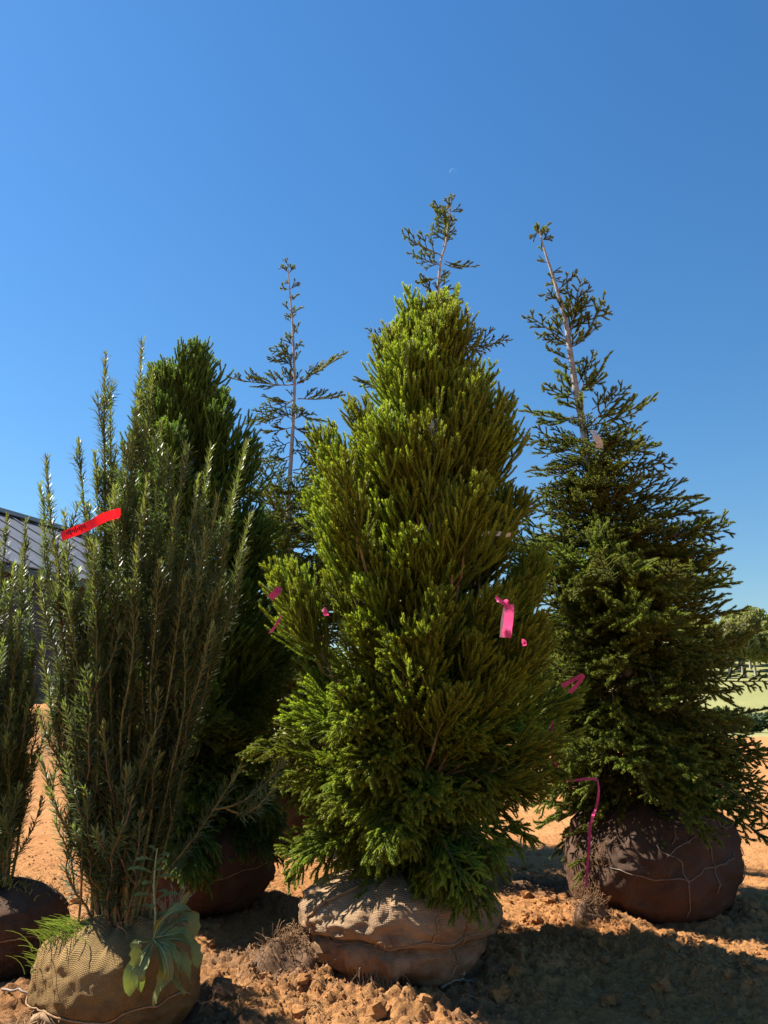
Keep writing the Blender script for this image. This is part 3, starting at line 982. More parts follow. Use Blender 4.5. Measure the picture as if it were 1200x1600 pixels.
# centre tree
zt_c = at(660, 520, P_c[1])[2]
prof_c = pw([(0, 0.50), (0.06, 0.60), (0.15, 0.66), (0.30, 0.70), (0.42, 0.68), (0.52, 0.62), (0.62, 0.55), (0.72, 0.44), (0.82, 0.33), (0.90, 0.22), (0.96, 0.13), (1.0, 0.05)])
ct, ct_crown = cryptomeria(P_c, zt_c, 0.36, 0.44, prof_c, 92, 11, 'large yellow green cryptomeria in front centre on a tan burlap root ball', plumes, fans, CM, lambda t: np.array((np.interp(t, [0, 0.25, 0.45, 0.65, 0.86, 1], [0.10, 0.08, 0.10, 0.17, 0.20, 0.17]), 0.0)), 4)
cb, s_c = ball(ct, 'root_ball', 0.495, 0.245, 51, [M['burlap']], grooves=((-0.05, 0.055, 0.085),), folds=0.036, nfold=17, taper=0.10, lump=0.09, crease=0.06, torn=(-1.60, 0.26, 0.17, 0.12, 0.07))
fr = -PI / 2
twine(cb, s_c, [(fr - 1.5, 0.0), (fr - 0.9, -0.04), (fr - 0.2, -0.05), (fr + 0.25, 0.10), (fr + 0.55, 0.06), (fr + 1.1, 0.14)], 0.0035)
twine(cb, s_c, [(fr + 0.40, 0.80), (fr + 0.36, 0.35), (fr + 0.30, 0.08)], 0.005)
twine(cb, s_c, [(fr + 0.66, 0.8), (fr + 0.74, 0.45), (fr + 0.72, 0.06), (fr + 0.60, -0.5)], 0.0035)
twine(cb, s_c, [(fr - 0.72, 0.85), (fr - 0.95, 0.5), (fr - 1.0, 0.2), (fr - 0.98, 0.0)], 0.008)
twine(cb, s_c, [(fr - 0.05, 0.0), (fr + 0.0, -0.3), (fr + 0.05, -0.6)], 0.003)
az_, v_ = np.meshgrid(np.linspace(fr - 0.55, fr + 0.10, 30), np.linspace(0, 1, 12)); bot = -0.50 + 0.10 * fbm(az_ * 6, az_ * 0, 0, 3, 5) + 0.1 * np.abs(az_ - fr + 0.2)
vv_ = -0.07 + (bot + 0.07) * v_
Pf = s_c(az_, vv_, 0.012); Pf[..., 1] -= 0.010 * v_ * (1 + np.sin(az_ * 22)); ix = (np.arange(11)[:, None] * 30 + np.arange(29)[None]).ravel()
mb = MB(); mb.add(Pf.reshape(-1, 3), np.stack([ix, ix + 30, ix + 31, ix + 1], 1), 0, None, True, np.stack([az_ * 0.5, vv_ * 0.36], -1).reshape(-1, 2))
put('burlap_flap', mb.mesh('burlap_flap', [M['burlap']]), cb)
mb = MB(); hairs(mb, s_c(np.linspace(fr - 0.45, fr + 0.0, 20), -0.42 + 0 * np.arange(20), 0.004), 60, 0.10, 0.0013, 1.2, 0.35)
hairs(mb, s_c(np.linspace(fr - 0.22, fr + 0.12, 12), 0.16 + 0 * np.arange(12), 0.006), 36, 0.06, 0.0012, 0.7, 0.7)
tag(put('frayed_thread', mb.mesh('frayed_thread', [M['twine']]), cb), kind='stuff')

# darker cryptomeria behind the yew
zt_b = at(280, 596, P_b[1])[2]
prof_b = pw([(0, 0.50), (0.08, 0.60), (0.25, 0.66), (0.45, 0.60), (0.60, 0.50), (0.72, 0.39), (0.85, 0.26), (0.93, 0.16), (1.0, 0.06)])
bt, _ = cryptomeria(P_b, zt_b, 0.26, 0.45, prof_b, 90, 23, 'tall dark green cryptomeria standing behind the plum yew with the red tape', plumes_d, fans_d, CD, lambda t: np.array((0.02 - 0.33 * t, 0.0)), 4)
bb, s_b2 = ball(bt, 'root_ball', 0.52, 0.30, 52, [M['burlap_dark']], folds=0.02)
twine(bb, s_b2, [(fr - 1.2, 0.1), (fr, 0.0), (fr + 1.3, 0.1)], 0.0035)


# ------------------------------------------------------------------ spruces
def add_bough(crown, root, p0, p1, up=UP, sc=None):
    d = p1 - p0; L = np.linalg.norm(d)
    key = min(BL, key=lambda b: abs(math.log(b / max(L, 0.05))))
    me = random.choice(boughs[key])
    s = np.clip(L / key, 0.6, 1.35)
    upv = UP if abs(d[2]) < 0.9 * L else nrm(np.array((d[0], d[1] - 0.3, 0.2)))
    return put('branch', me, crown, None, mat_of(p0 - root, d, upv, s, rng.normal(0, 0.6)))


def spruce(P0, trunk_px, Y0, listed, seed, label, prof, tlo, thi, nrand, z_bot, Rb=0.5, vis=True, trunk_r=0.042, elev=((0, -0.25), (0.5, 0.1), (1, 0.6)), fill=40, front=12):
    """trunk measured along points of the photograph; listed = (sx, sy, ex, ey) boughs seen in silhouette"""
    global rng
    keep = rng; rng = np.random.default_rng(seed)
    root = thing('spruce_tree', P0, label, 'tree', 'spruce trees')
    TP = [np.array(at(x, y, Y0)) for x, y in trunk_px][::-1]
    TP = np.array([P0 + np.array((0, 0, 0.45))] + TP)
    TP[:, 1] = np.interp(TP[:, 2], [0.4, TP[1][2], 99], [P0[1], Y0, Y0])
    zt = TP[-1][2]
    mb = MB()
    rr = trunk_r * np.clip((zt - TP[:, 2]) / (zt - 0.4), 0, 1) ** 0.9 + 0.005
    fine = np.linspace(0, 1, 40)
    tube(mb, sample(TP, fine) - P0, np.interp(sample(TP, fine)[:, 2], TP[:, 2], rr), 8)
    put('trunk', mb.mesh('trunk', [M['bark_grey']]), root)

    def axis(z): return np.array([np.interp(z, TP[:, 2], TP[:, 0]), np.interp(z, TP[:, 2], TP[:, 1]), z])
    mbl = MB()
    tube(mbl, sample(TP, np.linspace(0.1, 0.2, 4)) - P0, 0.02, 5)
    crown = put('crown', mbl.mesh('crown', [M['twig']]), root)
    cnt = 0
    for sx, sy, ex, ey, *dy in listed:
        a = at(sx, sy, Y0); b = at(ex, ey, Y0 + (dy[0] if dy else rng.normal(0, 0.05)))
        add_bough(crown, P0, a, b); cnt += 1
    zlow = zt - 0.42 * (zt - z_bot)
    nlead = 20 if front > 20 else 13
    for i in range(nlead):                                   # stubby twigs all the way up the leader
        z = zlow + (zt - (0.45 if front > 20 else 0.2) - zlow) * (i + rng.random()) / nlead; az = i * G + rng.normal(0, 0.5); el = rng.uniform(0.1, 0.9); L = rng.uniform(0.07, 0.22)
        A = axis(z); d = np.array((math.cos(az) * math.cos(el), math.sin(az) * math.cos(el), math.sin(el)))
        add_bough(crown, P0, A, A + d * L); cnt += 1
    ez, ea = [e[0] for e in elev], [e[1] for e in elev]
    for i in range(nrand):
        if cnt >= 299: break
        t = tlo + (thi - tlo) * ((i + rng.random()) / nrand) ** 1.0
        z = z_bot + t * (zt - z_bot)
        az = i * G + rng.normal(0, 0.3)
        L = prof(t) * rng.uniform(0.7, 1.12)
        el = np.interp(t, ez, ea) + rng.normal(0, 0.24)
        d = np.array((math.cos(az) * math.cos(el), math.sin(az) * math.cos(el), math.sin(el)))
        A = axis(z)
        st = A + d * min(0.25 * L, 0.12) * rng.random()
        add_bough(crown, P0, st, st + d * L); cnt += 1
        if L > 0.6 and cnt < 299 and rng.random() < 0.75:       # a second spray further out on the same limb
            a2 = az + rng.normal(0, 0.35); d2 = np.array((math.cos(a2) * math.cos(el), math.sin(a2) * math.cos(el), math.sin(el + rng.normal(0, 0.2))))
            b0 = st + d * L * rng.uniform(0.35, 0.55)
            add_bough(crown, P0, b0, b0 + d2 * L * 0.55); cnt += 1
    mb2 = MB()
    for i in range(fill):
        t = tlo + (thi - 0.08 - tlo) * (i + rng.random()) / fill; z = z_bot + t * (zt - z_bot); az = i * G + 1.0; L = prof(t) * rng.uniform(0.5, 0.85)
        el = np.interp(t, ez, ea) + rng.normal(0, 0.12); d = np.array((math.cos(az) * math.cos(el), math.sin(az) * math.cos(el), math.sin(el)))
        stamp(mb2, in_boughs[i % 3], mat_of(axis(z) - P0, d, UP, L / 0.7, rng.normal(0, 0.5)))
    for i in range(front):                                   # short sprays hugging the trunk
        t = tlo + (thi - 0.10 - tlo) * (0.35 + 0.55 * (i + rng.random()) / front); z = z_bot + t * (zt - z_bot); az = -PI / 2 + rng.normal(0, 1.0); el = rng.uniform(0.0, 0.9); L = rng.uniform(0.22, 0.42)
        d = np.array((math.cos(az) * math.cos(el), math.sin(az) * math.cos(el), math.sin(el)))
        stamp(mb2, small_boughs[i % 3], mat_of(axis(z) - P0, d, UP, L / 0.32, rng.normal(0, 0.8)))
    if fill: tag(put('inner_foliage', mb2.mesh('inner_foliage', SM), crown), kind='stuff')
    rng = keep
    return root, crown


TL = [(449, 412), (451, 431), (454, 472), (457.5, 509), (459, 556), (460.6, 600), (459, 637), (457, 681), (454, 728), (451, 775), (451, 816)]
LL = [(450, 418, 437, 420), (450, 416, 462, 420), (449, 414, 446, 403), (450, 425, 440, 414), (451, 428, 459, 412), (452, 452, 469, 441), (452, 452, 437, 448), (454, 490, 470, 480), (454, 486, 442, 472),
      (455, 503, 446, 494), (457, 523, 468, 507), (457, 530, 445, 520), (458, 549, 470, 536), (458, 556, 424, 541), (458, 566, 421, 556), (459, 565, 468, 552), (458, 581, 440, 534), (460, 600, 436, 580), (460, 598, 450, 578), (460, 596, 470, 580),
      (458, 601, 363, 555), (464, 598, 540, 543), (457, 625, 371, 640), (465, 623, 538, 606), (455, 628, 410, 616), (454, 647, 391, 659), (461, 642, 513, 659), (454, 668, 404, 678), (460, 666, 516, 675), (459, 668, 505, 692),
      (458, 680, 500, 702), (455, 690, 407, 703), (454, 712, 400, 716), (456, 716, 420, 732), (455, 725, 430, 742), (458, 738, 540, 726), (458, 735, 533, 708), (456, 745, 525, 752), (455, 769, 529, 762), (453, 800, 510, 797),
      (452, 790, 400, 806), (452, 815, 505, 825), (452, 745, 470, 775), (456, 700, 490, 725), (456, 655, 436, 640), (459, 655, 480, 640)]
sl_t, sl_c = spruce(P_sl, TL, 8.2, LL, 61, 'slim open spruce with a bare top standing behind between the two cryptomerias', pw([(0, 1.0), (0.5, 0.75), (0.75, 0.45), (1, 0.1)]), 0.0, 0.53, 130, 0.55)
TC = [(706.7, 303), (701, 345), (695, 392), (689, 405), (685, 440), (684, 467), (682, 520), (680, 600), (677, 700)]
LC = [(706, 318, 706, 302), (703, 330, 724, 328), (701, 345, 713, 343), (699, 365, 712, 362), (702, 330, 700, 306), (701, 350, 690, 342), (693, 385, 689, 317), (690, 345, 681, 326), (691, 352, 680, 340), (692, 365, 684, 356), (690, 335, 684, 316),
      (692, 400, 632, 360), (687, 414, 640, 388), (696, 408, 747, 402), (694, 412, 722, 418), (685, 432, 649, 440), (682, 464, 650, 436), (686, 432, 700, 424), (687, 448, 700, 440), (688, 463, 724, 468), (686, 455, 705, 452),
      (684, 486, 719, 478), (684, 498, 715, 500), (684, 505, 712, 486), (690, 545, 787, 507), (688, 545, 763, 538), (705, 530, 727, 505), (684, 575, 759, 570), (690, 585, 748, 590), (684, 545, 580, 508), (684, 560, 590, 535), (684, 610, 548, 611), (684, 630, 745, 640), (683, 600, 740, 612), (682, 660, 600, 670)]
sc_t, sc_c = spruce(P_sc, TC, 6.6, LC, 62, 'tall spruce directly behind the front cryptomeria, its forked leader above it', pw([(0, 0.78), (0.5, 0.6), (0.75, 0.42), (1, 0.1)]), 0.02, 0.62, 80, 0.55)
TR = [(843, 358), (848, 383), (862, 425), (874.5, 467), (885, 505), (890, 544), (894, 572), (901, 617), (909.5, 656), (916.5, 698), (920, 729), (945, 850), (970, 990)]
LR = [(843, 362, 826, 373), (844, 364, 858, 358), (844, 366, 836, 354), (845, 370, 848, 352), (846, 375, 861, 368), (850, 392, 842, 385), (856, 410, 839, 406), (860, 425, 879, 424), (862, 432, 876, 442), (866, 440, 859, 428), (868, 452, 884, 458),
      (872, 470, 858, 458), (875, 480, 864, 484), (888, 535, 827, 486), (886, 540, 850, 524), (888, 530, 899, 439), (880, 520, 868, 496), (892, 520, 915, 456), (890, 544, 921, 518), (915, 522, 952, 464), (905, 530, 934, 512), (900, 525, 916, 492), (895, 500, 912, 470),
      (909, 612, 928, 547), (908, 610, 948, 557), (910, 605, 948, 582), (903, 600, 915, 560), (899, 624, 843, 612), (902, 620, 872, 585), (897, 608, 880, 590), (906, 652, 818, 634), (905, 655, 840, 668), (905, 640, 872, 622), (925, 660, 974, 596), (935, 650, 1023, 608), (925, 640, 960, 602), (920, 665, 1000, 650),
      (930, 700, 1039, 668), (920, 690, 990, 690), (950, 720, 1050, 716), (940, 760, 1091, 733), (960, 790, 1105, 761), (970, 820, 1111, 796), (980, 850, 1098, 827), (990, 880, 1126, 848), (1000, 900, 1137, 875), (1010, 930, 1158, 898),
      (1040, 960, 1170, 940), (1060, 1020, 1200, 990), (912, 690, 811, 688), (915, 720, 830, 730), (918, 740, 840, 770), (935, 760, 860, 800), (940, 800, 850, 830),
      (1040, 1060, 1188, 1050), (1050, 1120, 1200, 1125), (1060, 1160, 1212, 1192), (1070, 1200, 1190, 1275), (1060, 1210, 1165, 1330), (1080, 1180, 1205, 1235), (1050, 1220, 1130, 1320), (980, 1190, 850, 1230), (960, 1230, 845, 1300), (950, 1240, 870, 1330), (985, 1150, 835, 1160)]
sr_t, sr_c = spruce(P_r, TR, 5.45, LR, 63, 'broad dark spruce on the right with a leaning bare top and soil covered root ball', pw([(0, 0.86), (0.25, 0.88), (0.45, 0.70), (0.6, 0.50), (0.75, 0.38), (1, 0.15)]), 0.0, 0.66, 215, 0.85, trunk_r=0.058, fill=170, front=70, elev=((0, -0.55), (0.2, -0.2), (0.5, 0.15), (1, 0.6)))
for rt, P0, sd in ((sl_t, P_sl, 54), (sc_t, P_sc, 55)):
    o_, s_ = ball(rt, 'root_ball', 0.48, 0.29, sd, [M['burlap_dark']])
rb, s_r = ball(sr_t, 'root_ball', 0.53, 0.36, 56, [M['burlap_dark']], folds=0.018, lump=0.10, nfold=9, power=4.2)
W = dict(rad=0.0032, mat='wire', name='wire')
twine(rb, s_r, [(fr - 0.75, 0.02), (fr - 0.3, -0.12), (fr + 0.05, -0.16), (fr + 0.2, 0.0), (fr + 0.5, 0.08), (fr + 0.8, 0.22)], **W)
twine(rb, s_r, [(fr - 0.25, 0.40), (fr - 0.05, 0.20), (fr + 0.05, -0.16), (fr + 0.05, -0.7)], **W)
twine(rb, s_r, [(fr - 0.15, 0.25), (fr + 0.30, 0.56), (fr + 0.45, 0.75), (fr + 0.62, 0.72)], **W)
twine(rb, s_r, [(fr + 0.15, 0.8), (fr + 0.33, 0.5), (fr + 0.40, 0.08), (fr + 0.36, -0.35)], **W)
twine(rb, s_r, [(fr + 0.62, 0.78), (fr + 0.8, 0.62), (fr + 1.0, 0.66)], **W)
twine(rb, s_r, [(fr + 0.95, 0.5), (fr + 1.05, 0.1), (fr + 0.95, -0.3)], **W)
twine(rb, s_r, [(fr - 0.02, 0.72), (fr + 0.0, 0.5), (fr - 0.08, 0.42)], **W)
mb = MB(); hairs(mb, s_r(np.linspace(fr - 1.2, fr - 0.6, 30), np.linspace(-0.5, 0.8, 30), 0.0), 150, 0.14, 0.0016, 0.8, 0.7)
tag(put('root', mb.mesh('root', [M['root']]), rb), kind='stuff')


# ------------------------------------------------------------------ plum yews
def yew_shoot(mbw, mbf, P, r0, bare, wood_mat=0, dens=0.0030, nl=0.056):
    n = len(P)
    tube(mbw, P, np.linspace(r0, 0.0022, n), 5, wood_mat, 0)
    needles(mbf, P, dens, nl, 0.0068, 1.05, 0.003, 0.05, 1.0, 0, bare, 1.0, 5.0, 0.5, seg=2, curl=-0.12, jit=0.25)


def yew_stem(root, b, tip, r0, bare, red, lean=0.0):
    """a main stem from base b to tip, with a few side shoots"""
    L = np.linalg.norm(tip - b)
    t = np.linspace(0, 1, 14)[:, None]
    mid = b + (tip - b) * 0.5; out = np.array((tip[0] - b[0], tip[1] - b[1], 0)) * 0.06
    P = (1 - t) ** 2 * b + 2 * t * (1 - t) * (mid + out + rng.normal(0, 0.02, 3)) + t * t * tip
    P = P + np.stack([0.026 * fbm(t[:, 0] * 4, t[:, 0] * 0, q, 2, int(rng.integers(1e6))) for q in range(3)], -1) * np.sin(t * PI)
    mbw, mbf = MB(), MB()
    yew_shoot(mbw, mbf, P, r0, bare)
    ns = int(L * rng.uniform(3.5, 7.0))
    for q in range(ns):
        s = rng.uniform(max(bare * 0.8, 0.12), 0.93)
        a = rng.uniform(0, 2 * PI); r_ = np.array((math.cos(a), math.sin(a), 0))
        l = rng.uniform(0.10, 0.42) * (1.1 - s * 0.7)
        Q = curve(sample(P, s), UP * 0.8 + r_ * rng.uniform(0.25, 0.7), UP + r_ * 0.05, l, 6, 0.04)
        yew_shoot(mbw, mbf, Q, 0.0035, 0.05)
    st = put('stem', mbw.mesh('stem', [M['stem_red'] if red else M['stem_green']]), root)
    put('foliage', mbf.mesh('foliage', [M['yew']]), st)
    return st


rng = np.random.default_rng(99)
yt = thing('plum_yew', P_y, 'tall many stemmed plum yew tied with red tape, on a burlap ball with weeds', 'shrub', 'plum yews')
yb, s_y = ball(yt, 'root_ball', 0.322, 0.232, 57, [M['burlap_yew']], folds=0.016, nfold=15, grooves=((-0.22, 0.05, 0.04),), lump=0.08, crease=0.02)
yew_tips = [(165, 553, 0.0), (222, 533, 0.12), (240, 578, 0.05), (72, 713, -0.05), (123, 690, 0.1), (63, 758, 0.15), (148, 707, 0.0), (172, 610, 0.1), (290, 692, 0.0), (330, 696, 0.1), (386, 690, 0.1), (340, 777, -0.1),
            (203, 680, -0.08), (217, 613, 0.0), (262, 705, 0.1), (310, 745, -0.1), (365, 770, 0.0), (392, 800, 0.15), (100, 800, -0.15), (135, 790, -0.12), (180, 760, -0.2), (230, 745, -0.18), (275, 780, -0.2), (252, 660, 0.15), (62, 905, -0.1),
            (85, 850, -0.1), (150, 850, -0.25), (195, 700, 0.2), (320, 830, -0.2), (355, 850, 0.05), (385, 860, 0.0), (215, 850, -0.28), (250, 880, -0.28), (110, 930, -0.2), (345, 910, -0.1), (290, 900, -0.25), (65, 1010, -0.05), (75, 1060, 0.05)]
for i, (x, y, dy) in enumerate(yew_tips):
    tip = at(x, y, P_y[1] + dy) - P_y
    a = math.atan2(tip[1], tip[0]); rb_ = rng.uniform(0.02, 0.10)
    b = np.array((math.cos(a) * rb_ + rng.normal(0, 0.02) - 0.01, math.sin(a) * rb_ * 0.8 - 0.02, 0.40))
    yew_stem(yt, b, tip, 0.014 if i in (0, 1, 7, 23) else rng.uniform(0.006, 0.0105), rng.uniform(0.08, 0.2), rng.random() < 0.12)
for i in range(20):                                          # inner and rear stems that fill the bush
    y = rng.uniform(840, 1120); x = rng.uniform(78 + (y - 840) * 0.08, 372 - (y - 840) * 0.28); tip = at(x, y, P_y[1] + rng.uniform(-0.25, 0.35)) - P_y
    b = np.array((rng.normal(0, 0.05), rng.normal(0, 0.05), 0.40)); yew_stem(yt, b, tip, 0.007, rng.uniform(0.10, 0.2), rng.random() < 0.12)
for x, y, dy in ((80, 1240, -0.12), (115, 1290, -0.2), (150, 1300, -0.28), (190, 1290, -0.3), (220, 1270, -0.28), (100, 1100, -0.2), (140, 1060, -0.28), (62, 1115, -0.05), (62, 1185, -0.05), (88, 1285, -0.1), (100, 1180, -0.2), (130, 1230, -0.25), (240, 1150, -0.25), (200, 1200, -0.3), (250, 1180, -0.2), (160, 1130, -0.3)):
    tip = at(x, y, P_y[1] + dy) - P_y; yew_stem(yt, np.array((rng.normal(-0.02, 0.05), rng.normal(-0.03, 0.03), 0.40)), tip, 0.0055, 0.2, True)
for bx, by, ex, ey, dy in ((240, 1310, 375, 1200, -0.15), (330, 1265, 445, 1190, -0.12), (352, 1262, 425, 1235, -0.2)):   # low side branch in the sun
    a = at(bx, by, P_y[1] - 0.05) - P_y; e = at(ex, ey, P_y[1] + dy) - P_y
    if bx == 240: a = np.array((0.05, 0, 0.5))
    mbw, mbf = MB(), MB(); t = np.linspace(0, 1, 8)[:, None]
    Pq = a + (e - a) * t + UP * (-0.05) * np.sin(t * PI); yew_shoot(mbw, mbf, Pq, 0.0055, 0.25)
    st = put('stem', mbw.mesh('stem', [M['stem_green']]), yt); put('foliage', mbf.mesh('foliage', [M['yew']]), st)
# twine and the tied knot of the burlap
twine(yb, s_y, [(fr - 1.3, -0.15), (fr - 0.4, -0.2), (fr + 0.3, -0.16), (fr + 1.3, -0.1)], 0.0035)
kn = s_y(np.array([fr - 0.72]), np.array([-0.34]), 0.02)[0]
mb = MB()
for q in range(3):
    a0 = kn + rng.normal(0, 0.02, 3); tube(mb, np.array([a0, a0 + (0.05, -0.05, 0.03), a0 + (0.11, -0.06, 0.0), a0 + (0.14, -0.05, -0.07), a0 + (0.13, -0.05, -0.15)]), [0.016, 0.013, 0.010, 0.008, 0.004], 7)
hairs(mb, np.array([kn, kn + (0.04, -0.02, 0.02), kn + (-0.05, -0.01, -0.01), kn + (0.08, -0.03, 0.0)]), 160, 0.13, 0.0018, 0.9, 0.6)
put('burlap_knot', mb.mesh('burlap_knot', [M['twine']]), yb)
mb = MB()
for q in range(9):                                           # gathered ends of cloth round the stems
    a = q * 0.7; c0 = np.array((math.cos(a) * 0.13, math.sin(a) * 0.13, 0.435))
    hairs(mb, np.array([c0]), 14, 0.09, 0.0016, 0.3, 0.9)
tag(put('frayed_thread', mb.mesh('frayed_thread', [M['twine']]), yb), kind='stuff')

yt2 = thing('plum_yew', P_y2, 'darker plum yew at the left edge, partly cut off, on its own burlap ball', 'shrub', 'plum yews')
y2b, s_y2 = ball(yt2, 'root_ball', 0.34, 0.225, 58, [M['burlap_dark']], folds=0.014, grooves=((-0.05, 0.05, 0.03),))
twine(y2b, s_y2, [(fr - 0.8, 0.0), (fr + 0.2, -0.02), (fr + 1.2, 0.06)], 0.0035)
twine(y2b, s_y2, [(fr + 0.35, 0.8), (fr + 0.45, 0.2), (fr + 0.4, -0.4)], 0.0035)
for x, y, dy in ((50, 1060, 0.0), (30, 1230, -0.25), (-20, 1200, -0.3), (5, 1280, -0.3), (40, 1130, 0.1), (20, 1000, 0.1), (0, 940, -0.1), (28, 1180, -0.1), (-30, 1120, -0.3), (45, 1090, -0.25), (15, 1040, 0.0), (40, 812, -0.1), (12, 806, 0.0), (-30, 780, 0.1), (48, 905, 0.05), (22, 880, -0.2), (-60, 850, 0.1), (-10, 900, -0.2), (30, 960, -0.25), (52, 990, 0.0), (5, 1000, -0.3), (-80, 930, 0.0), (40, 1050, -0.2), (20, 1080, -0.3), (55, 1120, -0.1), (45, 1180, -0.15), (10, 1150, -0.3), (-40, 1000, -0.25), (35, 860, 0.2), (0, 850, 0.25), (-45, 900, 0.2), (48, 1000, 0.2), (25, 1100, 0.1), (-15, 1060, -0.3), (38, 930, 0.2)):
    tip = at(x, y, P_y2[1] + dy) - P_y2
    yew_stem(yt2, np.array((rng.normal(0, 0.05), rng.normal(0, 0.05), 0.42)), tip, rng.uniform(0.006, 0.010), rng.uniform(0.1, 0.22), rng.random() < 0.3)


# ------------------------------------------------------------------ weeds and grass on the balls
def leaf(mb, P, width, lobes=0.0, nlob=4, fold=0.25, mat=0, wave=0.0):
    """leaf blade along polyline P with midrib fold and lobed edge"""
    n = 14; s = np.linspace(0, 1, n); C = sample(np.asarray(P, float), s); T, A, B = frames(C)
    sd = nrm(np.cross(T, UP + 0 * T + np.array((0.13, -0.3, 0)))); nn = np.cross(sd, T)
    w = width * (np.sin(np.clip(s, 0, 1) ** 1.9 * PI) ** 0.65 * 0.95 + 0.08 * (1 - s))
    w = w * (1 + lobes * np.sin(s * nlob * 2 * PI))
    wv = wave * np.sin(s * 9 + rng.uniform(0, 6))[:, None] * nn
    Lf = C - sd * w[:, None] / 2 + nn * (w * fold)[:, None] + wv; Rt = C + sd * w[:, None] / 2 + nn * (w * fold)[:, None] - wv
    V = np.stack([Lf, C, Rt], 1).reshape(-1, 3)
    i = np.arange(n - 1) * 3
    F = np.concatenate([np.stack([i, i + 1, i + 4, i + 3], 1), np.stack([i + 1, i + 2, i + 5, i + 4], 1)])
    mb.add(V, F, mat, np.repeat(np.abs(s - 0.3), 3), True)


Yw = P_y[1] - 0.30
wd = at(243, 1475, Yw)
weed = thing('broadleaf_weed', wd, 'broad leaved green weed sprouting from the yew root ball, leaves hanging down', 'weed')


def wleaf(pts, width, lob=0.0, nl=4, dy=0.0, root=weed, o0=wd, fold=0.18, wave=0.0, mat='weed'):
    P = np.array([at(x, y, Yw + dd + dy) for x, y, dd in pts]) - o0
    P[1:] += rng.normal(0, 0.012, P[1:].shape) * np.linspace(0.4, 1.2, len(P) - 1)[:, None]
    t = np.linspace(0, 1, len(P)); tt = np.linspace(0, 1, 12)
    P = np.stack([np.interp(tt, t, P[:, q]) for q in range(3)], -1)
    P[1:-1] = (P[:-2] + 2 * P[1:-1] + P[2:]) / 4
    mb = MB(); leaf(mb, P, width, lob, nl, fold, 0, wave)
    tube(mb, P[:10] - np.array((0, 0.0015, 0)), np.linspace(0.004, 0.001, 10), 4, 1)
    return put('leaf', mb.mesh('leaf', [M[mat], M['stem_weed']]), root)


M['stem_weed'] = plain('pale_green_midrib', (0.20, 0.27, 0.13), 0.5, 0.4, 20, 0.2)
for pts, w_, lob in (
        ([(238, 1470, 0), (222, 1490, -0.05), (205, 1520, -0.08), (190, 1553, -0.08)], 0.062, 0.0),
        ([(242, 1472, 0), (228, 1500, -0.07), (218, 1530, -0.09), (215, 1556, -0.09)], 0.056, 0.0),
        ([(245, 1470, 0), (252, 1500, -0.09), (250, 1535, -0.11), (243, 1570, -0.10)], 0.060, 0.0),
        ([(240, 1468, 0), (258, 1482, -0.10), (266, 1520, -0.13), (266, 1555, -0.12)], 0.046, 0.0),
        ([(246, 1470, 0), (268, 1480, -0.06), (280, 1510, -0.08), (284, 1548, -0.07)], 0.050, 0.12),
        ([(246, 1470, 0), (275, 1478, -0.02), (295, 1500, -0.03), (303, 1535, -0.02)], 0.058, 0.12),
        ([(246, 1468, 0), (280, 1465, 0.02), (300, 1480, 0.02), (308, 1515, 0.02)], 0.070, 0.15),
        ([(240, 1468, 0), (250, 1440, -0.05), (275, 1422, -0.06), (305, 1428, -0.03)], 0.055, 0.15),
        ([(244, 1466, 0), (270, 1445, 0.04), (295, 1440, 0.05), (312, 1470, 0.05)], 0.085, 0.15),
        ([(240, 1465, 0), (262, 1458, -0.04), (285, 1458, -0.05), (300, 1470, -0.04)], 0.055, 0.1),
        ([(236, 1468, 0), (225, 1470, -0.06), (214, 1482, -0.08), (212, 1505, -0.08)], 0.050, 0.15),
        ([(244, 1462, 0.02), (262, 1430, 0.06), (285, 1415, 0.08), (300, 1405, 0.08)], 0.070, 0.15),
        ([(244, 1468, 0), (262, 1505, -0.06), (272, 1540, -0.07), (278, 1562, -0.06)], 0.040, 0.1)):
    wleaf(pts, w_ * 0.85, lob * 1.6, 6, wave=0.006)
sw0 = at(241, 1468, Yw + 0.02)
sow = thing('upright_weed', sw0, 'tall thin stemmed weed with narrow toothed leaves rising beside the yew stems', 'weed')
sp = np.array([at(x, y, Yw + 0.02) for x, y in ((241, 1468), (243, 1430), (240, 1385), (243, 1345), (246, 1325))]) - sw0
mb = MB(); tube(mb, sp, [0.005, 0.0045, 0.004, 0.003, 0.002], 6); put('stem', mb.mesh('stem', [M['stem_weed']]), sow)
for i in range(15):
    s = 0.25 + 0.75 * i / 15; b0 = sample(sp, s); a = i * G
    r_ = np.array((math.cos(a), math.sin(a) * 0.7 - 0.2, 0)); l = rng.uniform(0.06, 0.12)
    P = curve(b0, r_ + UP * 0.6, r_ - UP * 0.3, l, 8); mb = MB(); leaf(mb, P, 0.026, 0.35, 5, 0.15); put('leaf', mb.mesh('leaf', [M['weed']]), sow)
# silvery dry sprig behind the leaves
sg0 = at(268, 1450, Yw + 0.1)
sprig = thing('dry_sprig', sg0, 'grey feathery sprig behind the broad weed leaves', 'weed')
mb = MB()
for i in range(26):
    d = nrm(np.array((rng.normal(0.1, 0.35), rng.normal(0, 0.3), 1))); l = rng.uniform(0.06, 0.17)
    P = curve(np.zeros(3), d, d + rng.normal(0, 0.25, 3), l, 5); tube(mb, P, 0.0012, 3)
    for j in range(6):
        b0 = sample(P, 0.3 + 0.12 * j); tube(mb, curve(b0, d + rng.normal(0, 0.5, 3), d, 0.025, 3), 0.001, 3)
put('sprig', mb.mesh('sprig', [plain('grey_sprig', (0.30, 0.31, 0.24), 0.8)]), sprig)


